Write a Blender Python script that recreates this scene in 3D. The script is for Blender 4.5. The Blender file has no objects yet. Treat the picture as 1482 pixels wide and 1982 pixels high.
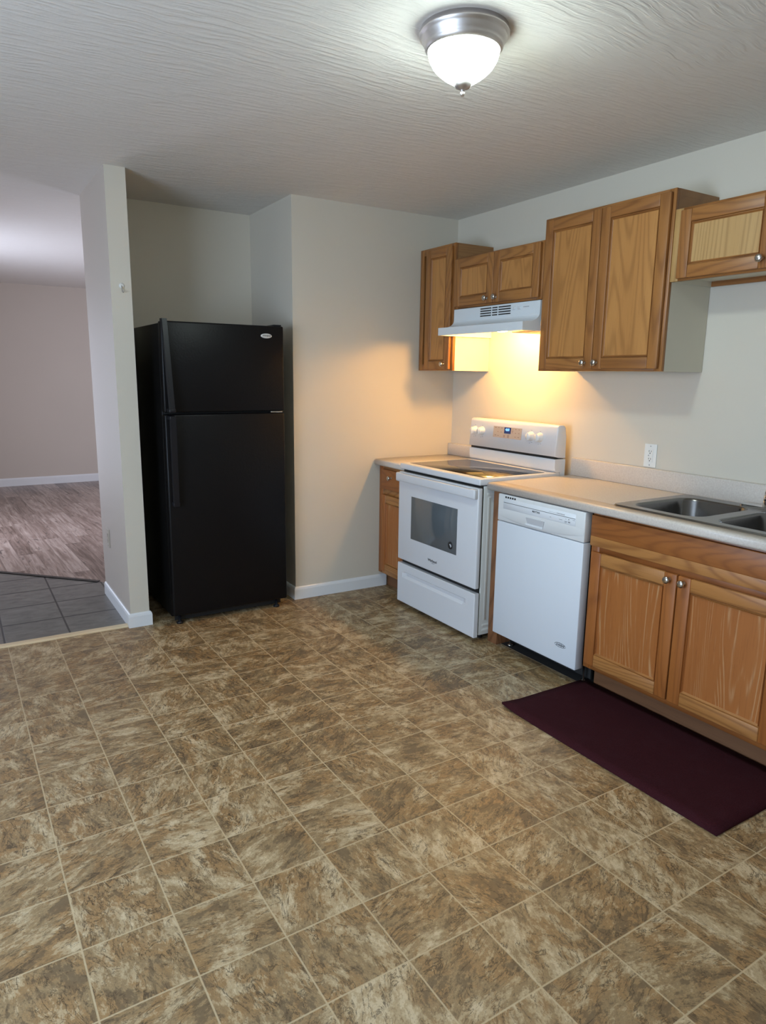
import bpy, bmesh, math, random
from mathutils import Vector, Matrix

random.seed(7)
scene = bpy.context.scene
COL = scene.collection
R = math.radians

# ------------------------------------------------------------------ camera
cam_data = bpy.data.cameras.new('camera')
cam_data.sensor_fit = 'VERTICAL'
cam_data.sensor_height = 36.0
cam_data.lens = 36.0 * 1337.02 / 1982.0
cam_data.clip_start = 0.02
cam = bpy.data.objects.new('camera', cam_data)
COL.objects.link(cam)
_y, _p, _r = R(-31.8115), R(-11.2455), R(0.7721)
_fw = Vector((-math.sin(_y) * math.cos(_p), math.cos(_y) * math.cos(_p), math.sin(_p)))
_rt = Vector((math.cos(_y), math.sin(_y), 0.0))
_up = _rt.cross(_fw)
_RR = _rt * math.cos(_r) + _up * math.sin(_r)
_UU = -_rt * math.sin(_r) + _up * math.cos(_r)
_m = Matrix((_RR, _UU, -_fw)).transposed().to_4x4()
_m.translation = Vector((-2.9854, -3.9095, 1.4316))
cam.matrix_world = _m
scene.camera = cam

# ------------------------------------------------------------------ exposure, world, daylight
scene.view_settings.view_transform = 'Standard'
scene.view_settings.look = 'None'
scene.view_settings.gamma = 1.0
scene.view_settings.use_curve_mapping = False
scene.view_settings.exposure = 1.34

LAMP = 40.0          # ceiling lamp glass
HOOD = 92.0         # hood bulb
world = bpy.data.worlds.new('world')
scene.world = world
world.use_nodes = True
_bg = world.node_tree.nodes['Background']
_bg.inputs[0].default_value = (0.62, 0.76, 1.0, 1)
_bg.inputs[1].default_value = 1.3


def area_light(name, loc, direction, sx, sy, power, color):
    d = bpy.data.lights.new(name, 'AREA')
    d.shape = 'RECTANGLE'
    d.size, d.size_y = sx, sy
    d.energy = power
    d.color = color
    o = bpy.data.objects.new(name, d)
    COL.objects.link(o)
    o.location = loc
    o.rotation_euler = Vector(direction).to_track_quat('-Z', 'Y').to_euler()
    return o


# daylight through the window openings built below
area_light('daylight_kitchen_window', (-4.86, -2.75, 1.25), (1, 0, 0), 1.9, 1.5, 37, (0.60, 0.78, 1.0))
area_light('daylight_living_window', (-3.27, 2.85, 1.15), (1, 0, 0.0), 1.3, 1.6, 14, (0.80, 0.83, 1.0))
area_light('daylight_living_side_window', (0.94, 2.75, 1.25), (-1, 0, 0.0), 1.4, 1.5, 15, (0.86, 0.86, 1.0))  # unseen side window, its strength raised to brighten the far living wall

# ------------------------------------------------------------------ sizes
H = 2.448
XA, YB = -1.205, 0.675          # fridge alcove corner and back
XP0, XP1, YP, YPB = -2.23, -2.126, 0.01, 0.757


# ------------------------------------------------------------------ material helpers
def new_mat(name):
    m = bpy.data.materials.new(name)
    m.use_nodes = True
    nt = m.node_tree
    b = nt.nodes['Principled BSDF']
    return m, nt, b


def simple(name, col, rough=0.5, metal=0.0, emit=None, strength=0.0, spec=None, bump=None):
    m, nt, b = new_mat(name)
    b.inputs['Base Color'].default_value = (*col, 1)
    b.inputs['Roughness'].default_value = rough
    b.inputs['Metallic'].default_value = metal
    if spec is not None:
        b.inputs['Specular IOR Level'].default_value = spec
    if emit:
        b.inputs['Emission Color'].default_value = (*emit, 1)
        b.inputs['Emission Strength'].default_value = strength
    # a faint procedural variation so no surface is perfectly flat
    tc = nt.nodes.new('ShaderNodeTexCoord')
    nz = nt.nodes.new('ShaderNodeTexNoise')
    s, st, di = bump if bump else (60.0, 0.02, 0.001)
    nz.inputs['Scale'].default_value = s
    nz.inputs['Detail'].default_value = 3
    nt.links.new(tc.outputs['Object'], nz.inputs['Vector'])
    bp = nt.nodes.new('ShaderNodeBump')
    bp.inputs['Strength'].default_value = st
    bp.inputs['Distance'].default_value = di
    nt.links.new(nz.outputs['Fac'], bp.inputs['Height'])
    nt.links.new(bp.outputs['Normal'], b.inputs['Normal'])
    return m


class NT:
    """small node-graph writer"""
    def __init__(s, nt):
        s.nt = nt

    def n(s, t, **kw):
        nd = s.nt.nodes.new(t)
        for k, v in kw.items():
            setattr(nd, k, v)
        return nd

    def link(s, a, b):
        s.nt.links.new(a, b)

    def _in(s, sock, v):
        if isinstance(v, bpy.types.NodeSocket):
            s.link(v, sock)
        else:
            sock.default_value = v

    def math(s, op, a, b=None, c=None):
        nd = s.n('ShaderNodeMath', operation=op)
        s._in(nd.inputs[0], a)
        if b is not None:
            s._in(nd.inputs[1], b)
        if c is not None:
            s._in(nd.inputs[2], c)
        return nd.outputs[0]

    def noise(s, vec, scale, detail=4, rough=0.55, dist=0.0):
        nd = s.n('ShaderNodeTexNoise')
        s.link(vec, nd.inputs['Vector'])
        nd.inputs['Scale'].default_value = scale
        nd.inputs['Detail'].default_value = detail
        nd.inputs['Roughness'].default_value = rough
        nd.inputs['Distortion'].default_value = dist
        return nd.outputs['Fac']

    def mapping(s, vec, scale=(1, 1, 1), rot=(0, 0, 0), loc=None):
        nd = s.n('ShaderNodeMapping')
        s.link(vec, nd.inputs['Vector'])
        nd.inputs['Scale'].default_value = scale
        nd.inputs['Rotation'].default_value = rot
        if loc is not None:
            s._in(nd.inputs['Location'], loc)
        return nd.outputs[0]

    def ramp(s, fac, stops):
        nd = s.n('ShaderNodeValToRGB')
        s.link(fac, nd.inputs[0])
        el = nd.color_ramp.elements
        while len(el) < len(stops):
            el.new(0.5)
        for e, (p, c) in zip(el, stops):
            e.position = p
            e.color = (*c, 1) if len(c) == 3 else c
        return nd.outputs[0]

    def mix(s, fac, a, b, mode='MIX'):
        nd = s.n('ShaderNodeMix', data_type='RGBA', blend_type=mode)
        s._in(nd.inputs[0], fac)
        for sock, v in ((nd.inputs[6], a), (nd.inputs[7], b)):
            if isinstance(v, bpy.types.NodeSocket):
                s.link(v, sock)
            else:
                sock.default_value = (*v, 1)
        return nd.outputs[2]

    def bump(s, h, strength, dist, bsdf):
        nd = s.n('ShaderNodeBump')
        nd.inputs['Strength'].default_value = strength
        nd.inputs['Distance'].default_value = dist
        s.link(h, nd.inputs['Height'])
        s.link(nd.outputs[0], bsdf.inputs['Normal'])

    def step(s, v, a, b):
        nd = s.n('ShaderNodeMapRange', interpolation_type='SMOOTHSTEP')
        s.link(v, nd.inputs[0])
        nd.inputs[1].default_value = a
        nd.inputs[2].default_value = b
        return nd.outputs[0]


def oak(name, axis, light, mid, dark, streak=None, ring=13.0, rough=0.42, ringmix=0.55, along=0.42, sharp=3.2):
    """oak with long grain along 'z' or 'y' or 'x'; contour lines of stretched noise give cathedral figure"""
    m, nt, b = new_mat(name)
    g = NT(nt)
    tc = g.n('ShaderNodeTexCoord')
    oi = g.n('ShaderNodeObjectInfo')
    off = g.n('ShaderNodeVectorMath', operation='SCALE')
    cx = g.n('ShaderNodeCombineXYZ')
    for i in range(3):
        g.link(g.math('MULTIPLY', oi.outputs['Random'], (37.0, 61.0, 23.0)[i]), cx.inputs[i])
    add = g.n('ShaderNodeVectorMath', operation='ADD')
    g.link(tc.outputs['Object'], add.inputs[0])
    g.link(cx.outputs[0], add.inputs[1])
    v = add.outputs[0]

    def sc(a, l):
        return {'z': (a, a, l), 'y': (a, l, a), 'x': (l, a, a)}[axis]
    rings = g.noise(g.mapping(v, sc(3.4, along)), 1.0, 2, 0.4, 0.15)
    wob = g.noise(g.mapping(v, sc(26, 1.6)), 1.0, 3, 0.6)
    ph = g.math('ADD', g.math('MULTIPLY', rings, ring * 3.0 * 6.283), g.math('MULTIPLY', wob, 5.0))
    line = g.math('ADD', g.math('MULTIPLY', g.math('SINE', ph), 0.5), 0.5)
    line = g.math('POWER', line, sharp)
    if streak:
        line = g.math('MULTIPLY', line, g.step(g.noise(g.mapping(v, sc(24, 2.2)), 1.0, 4, 0.65), 0.40, 0.62))
    pores = g.noise(g.mapping(v, sc(300, 7)), 1.0, 3, 0.65)
    pl = g.step(pores, 0.56, 0.70)
    broad = g.noise(g.mapping(v, sc(9, 0.6)), 1.0, 3, 0.55)
    base = g.ramp(broad, [(0.28, mid), (0.72, light)])
    c = g.mix(g.math('MULTIPLY', line, ringmix), base, streak if streak else dark)
    c = g.mix(g.math('MULTIPLY', pl, 0.38), c, dark)
    g.link(c, b.inputs['Base Color'])
    b.inputs['Roughness'].default_value = rough
    g.bump(pores, 0.12, 0.0006, b)
    return m


# wood tones (linear)
UL, UM, UD = (0.475, 0.224, 0.066), (0.405, 0.178, 0.048), (0.19, 0.072, 0.018)
FL, FM, FD = (0.365, 0.158, 0.043), (0.28, 0.110, 0.028), (0.12, 0.039, 0.011)
BL, BM, BD = (0.385, 0.134, 0.032), (0.325, 0.103, 0.021), (0.145, 0.040, 0.010)
oak_panel = oak('oak_panel', 'z', UL, UM, UD, ringmix=0.36, along=0.34)
oak_panel_pale = oak('oak_panel_pale', 'z', (0.50, 0.31, 0.125), (0.44, 0.255, 0.092), (0.24, 0.12, 0.036), ring=11, ringmix=0.42, along=0.14)
oak_v = oak('oak_frame_vertical', 'z', FL, FM, FD, ring=9, ringmix=0.4)
oak_h = oak('oak_frame_horizontal', 'y', FL, FM, FD, ring=9, ringmix=0.45)
oak_hx = oak('oak_across', 'x', (0.33, 0.165, 0.060), (0.27, 0.125, 0.042), (0.16, 0.065, 0.02), ring=7, ringmix=0.3)
base_panel = oak('oak_base_panel', 'z', BL, BM, BD, streak=(0.56, 0.34, 0.165), ring=20, ringmix=0.66, along=0.3, sharp=8.0)
base_v = oak('oak_base_vertical', 'z', BL, BM, BD, ring=9, ringmix=0.35)
base_h = oak('oak_base_horizontal', 'y', (0.45, 0.205, 0.060), (0.365, 0.148, 0.038), BD, ring=11, ringmix=0.45)
base_red = oak('oak_base_red', 'y', (0.33, 0.115, 0.027), (0.27, 0.084, 0.018), (0.14, 0.040, 0.010), ring=9, ringmix=0.4)
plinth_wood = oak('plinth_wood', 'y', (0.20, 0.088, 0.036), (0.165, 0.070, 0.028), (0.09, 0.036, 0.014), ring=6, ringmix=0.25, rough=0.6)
strip_wood = oak('threshold_wood', 'x', (0.72, 0.58, 0.38), (0.66, 0.51, 0.32), (0.48, 0.34, 0.19), ring=5, ringmix=0.3)


def wall_mat(name, col):
    m, nt, b = new_mat(name)
    g = NT(nt)
    tc = g.n('ShaderNodeTexCoord')
    v = tc.outputs['Object']
    big = g.noise(v, 1.3, 3)
    c = g.mix(big, tuple(x * 0.965 for x in col), tuple(x * 1.03 for x in col))
    g.link(c, b.inputs['Base Color'])
    b.inputs['Roughness'].default_value = 0.55
    b.inputs['Specular IOR Level'].default_value = 0.35
    g.bump(g.noise(v, 190, 3), 0.10, 0.001, b)
    return m


M_wall = wall_mat('wall_paint', (0.62, 0.566, 0.478))
M_wall_living = wall_mat('living_wall_paint', (0.55, 0.482, 0.42))
M_lam = wall_mat('cabinet_side_laminate', (0.66, 0.62, 0.51))

# ceiling: brushed drywall texture
M_ceil, _nt, _b = new_mat('textured_ceiling_paint')
g = NT(_nt)
_v = g.n('ShaderNodeTexCoord').outputs['Object']
_b.inputs['Base Color'].default_value = (0.725, 0.69, 0.65, 1)
_b.inputs['Roughness'].default_value = 0.6
_w = g.noise(g.mapping(_v, (1.0, 1.0, 1.0)), 2.2, 3)
_cb = g.n('ShaderNodeCombineXYZ')
g.link(g.math('MULTIPLY', _w, 0.12), _cb.inputs[1])
_ad = g.n('ShaderNodeVectorMath', operation='ADD')
g.link(_v, _ad.inputs[0])
g.link(_cb.outputs[0], _ad.inputs[1])
_ridge = g.noise(g.mapping(_ad.outputs[0], (6.0, 58, 20), (0, 0, R(4))), 1.0, 3, 0.55, 0.2)
_ridge = g.step(_ridge, 0.42, 0.66)
_grain = g.noise(_v, 120, 3)
g.bump(g.math('ADD', _ridge, g.math('MULTIPLY', _grain, 0.2)), 0.36, 0.005, _b)


def cell_noise(g, vec, sx, sy, ox, oy, rot=0.0):
    """(cell id vector, fx, fy) for a rectangular grid"""
    mp = g.mapping(vec, (1, 1, 1), (0, 0, rot))
    sp = g.n('ShaderNodeSeparateXYZ')
    g.link(mp, sp.inputs[0])
    u = g.math('DIVIDE', g.math('SUBTRACT', sp.outputs[0], ox), sx)
    v = g.math('DIVIDE', g.math('SUBTRACT', sp.outputs[1], oy), sy)
    iu, iv = g.math('FLOOR', u), g.math('FLOOR', v)
    fu, fv = g.math('SUBTRACT', u, iu), g.math('SUBTRACT', v, iv)
    cb = g.n('ShaderNodeCombineXYZ')
    g.link(iu, cb.inputs[0])
    g.link(iv, cb.inputs[1])
    wn = g.n('ShaderNodeTexWhiteNoise', noise_dimensions='3D')
    g.link(cb.outputs[0], wn.inputs['Vector'])
    return wn, fu, fv


def grout_mask(g, fu, fv, wu, wv):
    du = g.math('MINIMUM', fu, g.math('SUBTRACT', 1.0, fu))
    dv = g.math('MINIMUM', fv, g.math('SUBTRACT', 1.0, fv))
    a = g.math('SUBTRACT', 1.0, g.step(du, wu * 0.55, wu))
    b_ = g.math('SUBTRACT', 1.0, g.step(dv, wv * 0.55, wv))
    return g.math('MAXIMUM', a, b_)


# kitchen vinyl: 9 in slate squares with tan joints
M_floor, _nt, _b = new_mat('slate_pattern_vinyl')
g = NT(_nt)
_v = g.n('ShaderNodeTexCoord').outputs['Object']
wn, fu, fv = cell_noise(g, _v, 0.2284, 0.2270, -2.8492, -1.324, R(-0.44))
off = g.n('ShaderNodeVectorMath', operation='SCALE')
g.link(wn.outputs['Color'], off.inputs[0])
off.inputs['Scale'].default_value = 40.0
_sc = g.n('ShaderNodeSeparateColor')
g.link(wn.outputs['Color'], _sc.inputs[0])
ang = g.math('ADD', g.math('MULTIPLY', g.math('FLOOR', g.math('MULTIPLY', wn.outputs['Value'], 4.0)), 1.5708),
             g.math('MULTIPLY', g.math('SUBTRACT', _sc.outputs[0], 0.5), 1.1))
rotv = g.n('ShaderNodeVectorRotate', rotation_type='Z_AXIS')
g.link(_v, rotv.inputs['Vector'])
g.link(ang, rotv.inputs['Angle'])
ad = g.n('ShaderNodeVectorMath', operation='ADD')
g.link(rotv.outputs[0], ad.inputs[0])
g.link(off.outputs[0], ad.inputs[1])
pv = ad.outputs[0]
n1 = g.noise(g.mapping(pv, (7, 13, 7)), 1.0, 12, 0.72, 0.35)
n2 = g.noise(g.mapping(pv, (42, 78, 42)), 1.0, 8, 0.80, 0.2)
n3 = g.noise(pv, 7, 5, 0.6, 1.5)
n4 = g.noise(pv, 210, 4, 0.7)
f = g.math('ADD', g.math('MULTIPLY', n1, 0.70), g.math('MULTIPLY', n2, 0.30))
shade = g.math('MULTIPLY', g.math('SUBTRACT', wn.outputs['Value'], 0.5), 0.045)
f = g.math('ADD', f, shade)
base = g.mix(g.step(n3, 0.40, 0.60), (0.335, 0.232, 0.118), (0.345, 0.208, 0.090))
base = g.mix(g.step(n2, 0.38, 0.64), g.mix(0.66, (0.13, 0.088, 0.048), base), base)
pale = g.step(f, 0.500, 0.535)
pale2 = g.step(f, 0.555, 0.590)
dk = g.math('SUBTRACT', 1.0, g.step(f, 0.435, 0.465))
c = g.mix(g.math('MULTIPLY', pale, 0.72), base, (0.48, 0.37, 0.218))
c = g.mix(g.math('MULTIPLY', pale2, 0.7), c, (0.60, 0.49, 0.32))
c = g.mix(g.math('MULTIPLY', dk, 0.70), c, (0.135, 0.092, 0.052))
crack = g.noise(g.mapping(pv, (8, 20, 8)), 1.0, 7, 0.66, 0.9)
crk = g.math('SUBTRACT', 1.0, g.step(g.math('ABSOLUTE', g.math('SUBTRACT', crack, 0.5)), 0.004, 0.018))
crk = g.math('MULTIPLY', crk, g.step(n3, 0.36, 0.52))
c = g.mix(g.math('MULTIPLY', crk, 0.8), c, (0.065, 0.045, 0.026))
c = g.mix(g.math('MULTIPLY', g.step(n4, 0.55, 0.66), 0.40), c, (0.075, 0.052, 0.030))
gm = grout_mask(g, fu, fv, 0.0125, 0.0125)
c = g.mix(g.math('MULTIPLY', gm, 0.8), c, (0.52, 0.41, 0.25))
g.link(c, _b.inputs['Base Color'])
_b.inputs['Roughness'].default_value = 0.42
_b.inputs['Specular IOR Level'].default_value = 0.32
hh = g.math('SUBTRACT', g.math('ADD', g.math('MULTIPLY', n2, 0.5), n1), gm)
g.bump(hh, 0.22, 0.0012, _b)

# entry: grey ceramic tile, dark joints
M_tile, _nt, _b = new_mat('grey_ceramic_tile')
g = NT(_nt)
_v = g.n('ShaderNodeTexCoord').outputs['Object']
wn, fu, fv = cell_noise(g, _v, 0.32, 0.32, -2.54, 0.06)
n1 = g.noise(g.mapping(_v, (10, 22, 10)), 1.0, 6, 0.65, 0.6)
c = g.ramp(n1, [(0.3, (0.098, 0.092, 0.085)), (0.7, (0.20, 0.188, 0.168))])
gm = grout_mask(g, fu, fv, 0.020, 0.030)
c = g.mix(gm, c, (0.022, 0.021, 0.021))
g.link(c, _b.inputs['Base Color'])
_b.inputs['Roughness'].default_value = 0.38
g.bump(g.math('SUBTRACT', n1, gm), 0.15, 0.002, _b)

# living room: greyed rustic planks running away from the kitchen
M_plank, _nt, _b = new_mat('rustic_plank_floor')
g = NT(_nt)
_v = g.n('ShaderNodeTexCoord').outputs['Object']
_rv = g.mapping(_v, (1, 1, 1), (0, 0, R(-3)))
sp = g.n('ShaderNodeSeparateXYZ')
g.link(_rv, sp.inputs[0])
row = g.math('FLOOR', g.math('DIVIDE', sp.outputs[0], 0.127))
wnr = g.n('ShaderNodeTexWhiteNoise', noise_dimensions='1D')
g.link(row, wnr.inputs['W'])
ys = g.math('ADD', sp.outputs[1], g.math('MULTIPLY', wnr.outputs['Value'], 1.2))
cb = g.n('ShaderNodeCombineXYZ')
g.link(sp.outputs[0], cb.inputs[0])
g.link(ys, cb.inputs[1])
wn, fu, fv = cell_noise(g, cb.outputs[0], 0.127, 1.2, 0, 0)
off = g.n('ShaderNodeVectorMath', operation='SCALE')
g.link(wn.outputs['Color'], off.inputs[0])
off.inputs['Scale'].default_value = 30.0
ad = g.n('ShaderNodeVectorMath', operation='ADD')
g.link(cb.outputs[0], ad.inputs[0])
g.link(off.outputs[0], ad.inputs[1])
pv = ad.outputs[0]
n1 = g.noise(g.mapping(pv, (34, 2.2, 10)), 1.0, 6, 0.62, 0.8)
n2 = g.noise(g.mapping(pv, (14, 4.5, 10)), 1.0, 4, 0.6, 1.5)
f = g.math('ADD', n1, g.math('MULTIPLY', g.math('SUBTRACT', wn.outputs['Value'], 0.5), 0.22))
c = g.ramp(f, [(0.30, (0.10, 0.062, 0.048)), (0.5, (0.25, 0.178, 0.148)), (0.70, (0.42, 0.33, 0.285))])
c = g.mix(g.math('MULTIPLY', g.step(n2, 0.60, 0.70), 0.85), c, (0.050, 0.034, 0.030))
gm = grout_mask(g, fu, fv, 0.015, 0.0016)
c = g.mix(g.math('MULTIPLY', gm, 0.6), c, (0.06, 0.045, 0.04))
g.link(c, _b.inputs['Base Color'])
_b.inputs['Roughness'].default_value = 0.30
g.bump(n1, 0.15, 0.002, _b)

# laminate worktop: fine warm grey speckle
M_lamtop, _nt, _b = new_mat('speckled_laminate')
g = NT(_nt)
_v = g.n('ShaderNodeTexCoord').outputs['Object']
n1 = g.noise(_v, 130, 5, 0.7)
n2 = g.noise(_v, 300, 4, 0.7)
n3 = g.noise(_v, 9, 4, 0.6)
c = g.ramp(n1, [(0.32, (0.52, 0.455, 0.41)), (0.5, (0.60, 0.54, 0.48)), (0.68, (0.66, 0.61, 0.55))])
c = g.mix(g.math('MULTIPLY', g.step(n2, 0.58, 0.70), 0.35), c, (0.44, 0.365, 0.345))
c = g.mix(g.math('MULTIPLY', n3, 0.35), c, (0.56, 0.48, 0.42))
g.link(c, _b.inputs['Base Color'])
_b.inputs['Roughness'].default_value = 0.36
g.bump(n2, 0.05, 0.0005, _b)

# burgundy rug pile
M_rug, _nt, _b = new_mat('burgundy_rug')
g = NT(_nt)
_v = g.n('ShaderNodeTexCoord').outputs['Object']
n1 = g.noise(_v, 420, 3, 0.7)
n2 = g.noise(_v, 14, 4, 0.6)
c = g.ramp(n1, [(0.3, (0.018, 0.004, 0.006)), (0.7, (0.064, 0.014, 0.019))])
c = g.mix(g.math('MULTIPLY', g.step(n2, 0.45, 0.75), 0.3), c, (0.050, 0.016, 0.022))
g.link(c, _b.inputs['Base Color'])
_b.inputs['Roughness'].default_value = 0.95
_b.inputs['Specular IOR Level'].default_value = 0.1
g.bump(n1, 0.6, 0.003, _b)

# brushed stainless
M_steel, _nt, _b = new_mat('brushed_stainless')
g = NT(_nt)
_v = g.n('ShaderNodeTexCoord').outputs['Object']
n1 = g.noise(g.mapping(_v, (40, 400, 40)), 1.0, 3, 0.6)
_b.inputs['Base Color'].default_value = (0.21, 0.205, 0.20, 1)
_b.inputs['Metallic'].default_value = 1.0
g.link(g.math('ADD', g.math('MULTIPLY', n1, 0.10), 0.17), _b.inputs['Roughness'])
g.bump(n1, 0.04, 0.0005, _b)

M_white = simple('white_enamel', (0.69, 0.695, 0.72), 0.28)
M_white_dw = simple('white_painted_steel', (0.70, 0.735, 0.785), 0.42)
M_white_side = simple('white_side_panel', (0.62, 0.625, 0.60), 0.4)
M_plastic = simple('white_plastic', (0.72, 0.725, 0.72), 0.32)
M_panelwhite = simple('glossy_white_insert', (0.78, 0.80, 0.83), 0.2)
M_groove = simple('pale_grey_groove', (0.50, 0.50, 0.52), 0.5)
M_trim = simple('white_trim_paint', (0.74, 0.75, 0.76), 0.35)
M_dark = simple('dark_gap', (0.012, 0.012, 0.012), 0.6)
M_black = simple('black_print', (0.015, 0.015, 0.018), 0.5)
M_mark = simple('grey_print', (0.28, 0.28, 0.29), 0.5)
M_tanmark = simple('brown_print', (0.20, 0.12, 0.085), 0.5)
M_nickel = simple('satin_nickel', (0.55, 0.53, 0.50), 0.24, 1.0)
M_lampmetal = simple('brushed_nickel_lamp', (0.66, 0.62, 0.60), 0.42, 1.0)
M_chrome = simple('chrome', (0.75, 0.75, 0.76), 0.12, 1.0)
M_fridge = simple('black_pebbled_enamel', (0.0045, 0.0042, 0.0050), 0.36, 0.0, spec=0.22, bump=(95.0, 0.35, 0.002))
M_fridge_side = simple('black_side_enamel', (0.0040, 0.0038, 0.0040), 0.42, 0.0, spec=0.2, bump=(130.0, 0.2, 0.0015))
M_fhandle = simple('black_plastic', (0.009, 0.009, 0.012), 0.36, spec=0.35)
M_glass_top = simple('ceramic_glass', (0.012, 0.010, 0.009), 0.06, spec=0.75, bump=(5.0, 0.0, 0.0001))
M_oven_glass = simple('oven_window_glass', (0.105, 0.120, 0.132), 0.10, spec=0.9, bump=(5.0, 0.0, 0.0001))  # grey base colour stands in for the reflection of the bright room
M_taupe = simple('taupe_control_overlay', (0.41, 0.355, 0.32), 0.4)
M_display = simple('display_glass', (0.006, 0.008, 0.02), 0.15, emit=(0.02, 0.08, 0.35), strength=0.12)
M_digit = simple('blue_digits', (0.1, 0.3, 0.8), 0.4, emit=(0.16, 0.42, 1.0), strength=1.1)
M_badge = simple('silver_badge', (0.66, 0.65, 0.63), 0.35, 0.2)
M_bulbglass, _nt, _b = new_mat('frosted_lamp_glass')
g = NT(_nt)
_sp = g.n('ShaderNodeSeparateXYZ')
g.link(g.n('ShaderNodeTexCoord').outputs['Object'], _sp.inputs[0])
_b.inputs['Base Color'].default_value = (0.9, 0.95, 0.92, 1)
_b.inputs['Roughness'].default_value = 0.4
_b.inputs['Emission Color'].default_value = (0.84, 1.0, 0.95, 1)
# the bulbs sit low in the bowl, so the glass is brightest there and dimmer at the rim
g.link(g.math('ADD', LAMP * 0.22, g.math('MULTIPLY', g.step(_sp.outputs[2], -0.062, -0.118), LAMP * 0.95)), _b.inputs['Emission Strength'])
M_hoodbulb = simple('hood_bulb', (1, 0.85, 0.6), 0.4, emit=(1.0, 0.53, 0.14), strength=HOOD)
M_filter = simple('amber_filter_mesh', (0.42, 0.33, 0.22), 0.5, 0.3, bump=(300.0, 0.5, 0.002))
M_hoodwhite = simple('hood_enamel', (0.66, 0.70, 0.73), 0.35)
M_outlet = simple('outlet_white', (0.74, 0.75, 0.73), 0.35)
M_almond = simple('almond_plate', (0.50, 0.44, 0.36), 0.4)
M_clear = simple('clear_hook_plastic', (0.72, 0.70, 0.66), 0.15)
M_toe = simple('black_toe_panel', (0.02, 0.02, 0.02), 0.7)
M_sky = simple('window_frame_white', (0.8, 0.8, 0.8), 0.4)
M_strip = simple('dark_metal_strip', (0.05, 0.047, 0.045), 0.4, 0.6)


# ------------------------------------------------------------------ mesh helpers
def BM():
    return bmesh.new()


def add_box(bm, x0, x1, y0, y1, z0, z1, mi=0, bevel=0.0, seg=2):
    x0, x1 = min(x0, x1), max(x0, x1)
    y0, y1 = min(y0, y1), max(y0, y1)
    z0, z1 = min(z0, z1), max(z0, z1)
    r = bmesh.ops.create_cube(bm, size=1.0)
    vs = r['verts']
    for v in vs:
        v.co = Vector(((x0 + x1) / 2 + v.co.x * (x1 - x0), (y0 + y1) / 2 + v.co.y * (y1 - y0),
                       (z0 + z1) / 2 + v.co.z * (z1 - z0)))
    fs = {f_ for v in vs for f_ in v.link_faces}
    if bevel > 0:
        es = list({e for v in vs for e in v.link_edges})
        rb = bmesh.ops.bevel(bm, geom=es, offset=bevel, segments=seg, profile=0.5, affect='EDGES', clamp_overlap=True)
        fs = {f_ for f_ in fs if f_.is_valid} | set(rb['faces'])
        fs |= {f_ for f_ in bm.faces if all((v in set(rb['verts'])) for v in f_.verts)}
    for f_ in fs:
        if f_.is_valid:
            f_.material_index = mi
            f_.smooth = bevel > 0
    return fs


def add_prism(bm, pts, axis, a0, a1, mi=0, smooth=False):
    """extrude a closed 2D outline along an axis. axis 'y': pts are (x,z); 'x': (y,z); 'z': (x,y)"""
    def P(p, a):
        return {'y': (p[0], a, p[1]), 'x': (a, p[0], p[1]), 'z': (p[0], p[1], a)}[axis]
    A = [bm.verts.new(P(p, a0)) for p in pts]
    B = [bm.verts.new(P(p, a1)) for p in pts]
    n = len(pts)
    out = [bm.faces.new(A), bm.faces.new(list(reversed(B)))]
    for i in range(n):
        f_ = bm.faces.new((A[i], B[i], B[(i + 1) % n], A[(i + 1) % n]))
        f_.smooth = smooth
        out.append(f_)
    for f_ in out:
        f_.material_index = mi
    bmesh.ops.recalc_face_normals(bm, faces=out)
    return out


def add_lathe(bm, prof, center, axis='z', seg=40, mi=0, smooth=True, ry=1.0):
    """prof: list of (radius, height along axis)"""
    rings = []
    c = Vector(center)
    for r, h in prof:
        ring = []
        if r < 1e-6:
            ring = [bm.verts.new(c + {'z': Vector((0, 0, h)), 'x': Vector((h, 0, 0)), 'y': Vector((0, h, 0))}[axis])]
        else:
            for i in range(seg):
                a = 2 * math.pi * i / seg
                u, w = r * math.cos(a), r * math.sin(a) * ry
                ring.append(bm.verts.new(c + {'z': Vector((u, w, h)), 'x': Vector((h, u, w)), 'y': Vector((u, h, w))}[axis]))
        rings.append(ring)
    fs = []
    for A, B in zip(rings, rings[1:]):
        if len(A) == 1 and len(B) == 1:
            continue
        for i in range(seg):
            j = (i + 1) % seg
            if len(A) == 1:
                fs.append(bm.faces.new((A[0], B[j], B[i])))
            elif len(B) == 1:
                fs.append(bm.faces.new((A[i], A[j], B[0])))
            else:
                fs.append(bm.faces.new((A[i], A[j], B[j], B[i])))
    for f_ in fs:
        f_.material_index = mi
        f_.smooth = smooth
    bmesh.ops.recalc_face_normals(bm, faces=fs)
    return fs


def add_tube(bm, pts, r, seg=10, mi=0):
    pts = [Vector(p) for p in pts]
    rings = []
    for i, p in enumerate(pts):
        t = (pts[min(i + 1, len(pts) - 1)] - pts[max(i - 1, 0)]).normalized()
        up = Vector((0, 0, 1)) if abs(t.z) < 0.9 else Vector((1, 0, 0))
        a = t.cross(up).normalized()
        b_ = t.cross(a).normalized()
        rr = r[i] if isinstance(r, (list, tuple)) else r
        rings.append([bm.verts.new(p + a * rr * math.cos(2 * math.pi * k / seg) + b_ * rr * math.sin(2 * math.pi * k / seg)) for k in range(seg)])
    fs = [bm.faces.new(rings[0]), bm.faces.new(list(reversed(rings[-1])))]
    for A, B in zip(rings, rings[1:]):
        for k in range(seg):
            f_ = bm.faces.new((A[k], A[(k + 1) % seg], B[(k + 1) % seg], B[k]))
            f_.smooth = True
            fs.append(f_)
    for f_ in fs:
        f_.material_index = mi
    bmesh.ops.recalc_face_normals(bm, faces=fs)


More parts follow.
